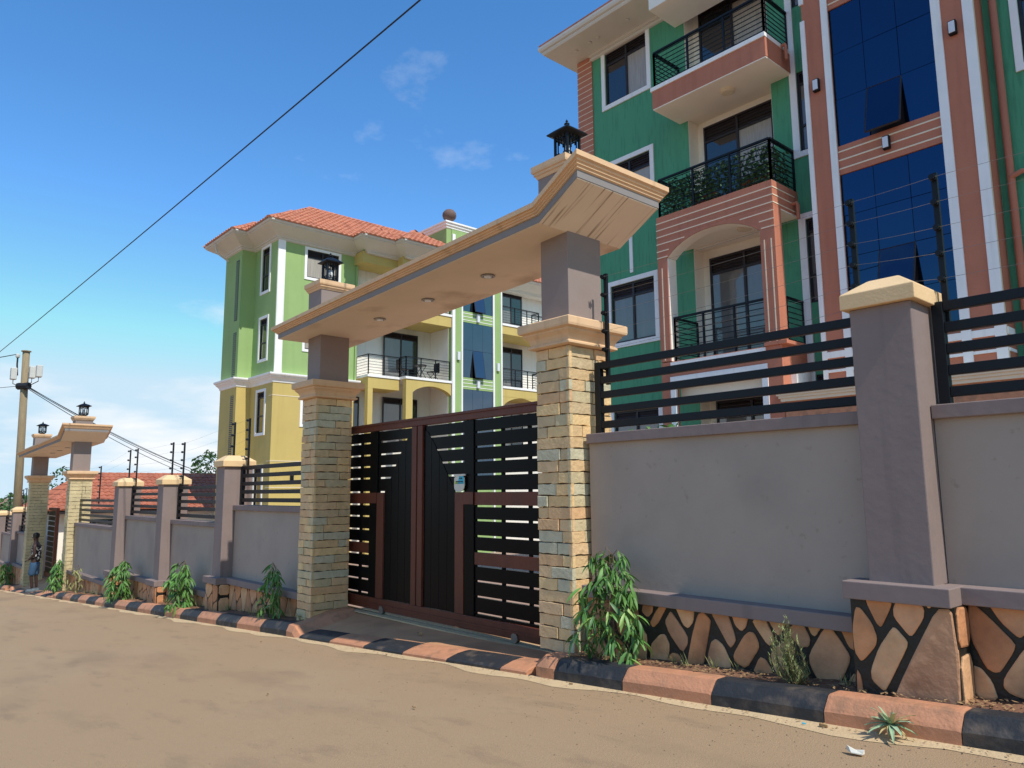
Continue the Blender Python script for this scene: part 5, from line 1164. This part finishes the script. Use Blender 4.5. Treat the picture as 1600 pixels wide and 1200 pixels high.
for sgn, base in ((1, V[15]), (-1, V[18])):
    for k in range(5):
        ln = (.075, .085, .09, .08, .06)[k]; o_ = (k-1.6)*.02
        d0 = base+S_*o_*.8+F*.03; d1 = d0+F*ln*.5+Vector((0, 0, -.02)); d2 = d0+F*ln*.8+Vector((0, 0, -.055))
        skin('finger', [base, d0, d1, d2], [(0,1),(1,2),(2,3)], [.018, .0095, .009, .008], 'skin', PE, 1)
skin('shirt', [bp(-.005, 0, .86), bp(-.02, 0, 1.12), bp(-.01, 0, 1.32), bp(-.01, 0, 1.455), bp(-.01, .155, 1.42), bp(-.01, -.155, 1.42)], [(0,1),(1,2),(2,3),(3,4),(3,5)], [.165, .15, .165, .10, .075, .075], 'shirt', PE)
skin('shorts', [bp(-.005, 0, .97), bp(0, 0, .88), bp(.01, .1, .78), bp(.05, .105, .46), bp(0, -.1, .78), bp(-.02, -.105, .46)], [(0,1),(1,2),(2,3),(1,4),(4,5)], [.15, .15, .115, .10, .115, .10], 'denim', PE)
mb = MB(); mb.lathe(bp(.025, 0, 0).x, bp(.025, 0, 0).y, [(.06, pz_+1.64), (.092, pz_+1.70), (.099, pz_+1.76), (.085, pz_+1.81), (.04, pz_+1.84), (.005, pz_+1.845)], 14); mb.build('hair', 'hair', PE, smooth=True)
fc = bp(.12, 0, 1.685); mb = MB(); mb.tube([fc+Vector((0, 0, .035)), fc+F*.02+Vector((0, 0, -.005)), fc+Vector((0, 0, -.012))], .013, 6); mb.build('nose', 'skin', PE, smooth=True)
for sgn in (-1, 1):
    e_ = bp(.03, sgn*.088, 1.69); MB().tube([e_+Vector((0, 0, .03)), e_+S_*sgn*.012, e_+Vector((0, 0, -.03))], .012, 6).build('ear', 'skin', PE, smooth=True)
    e_ = bp(.115, sgn*.033, 1.715); MB().lathe(e_.x, e_.y, [(.002, e_.z-.009), (.009, e_.z-.004), (.009, e_.z+.004), (.002, e_.z+.009)], 8).build('eye', 'lamp_white', PE, smooth=True)
for ft in (bp(.0, .10, 0), bp(-.06, -.10, 0)):
    mb = MB(); 
    def fp(f, s, z): return ft+F*f+S_*s+Vector((0, 0, z))
    mb.rings([[fp(f, s, z) for f, s in ((-.08, -.035), (.05, -.045), (.16, -.04), (.19, 0), (.16, .045), (.05, .045), (-.08, .035), (-.1, 0))] for z in (.0, .02)]); mb.rings([[fp(f, s, z) for f, s in ((-.07, -.03), (.05, -.036), (.14, -.03), (.16, 0), (.14, .035), (.05, .036), (-.07, .03), (-.085, 0))] for z in (.021, .05, .06)]); 
    mb.build('slipper', 'slipper', PE, bevel=.006)
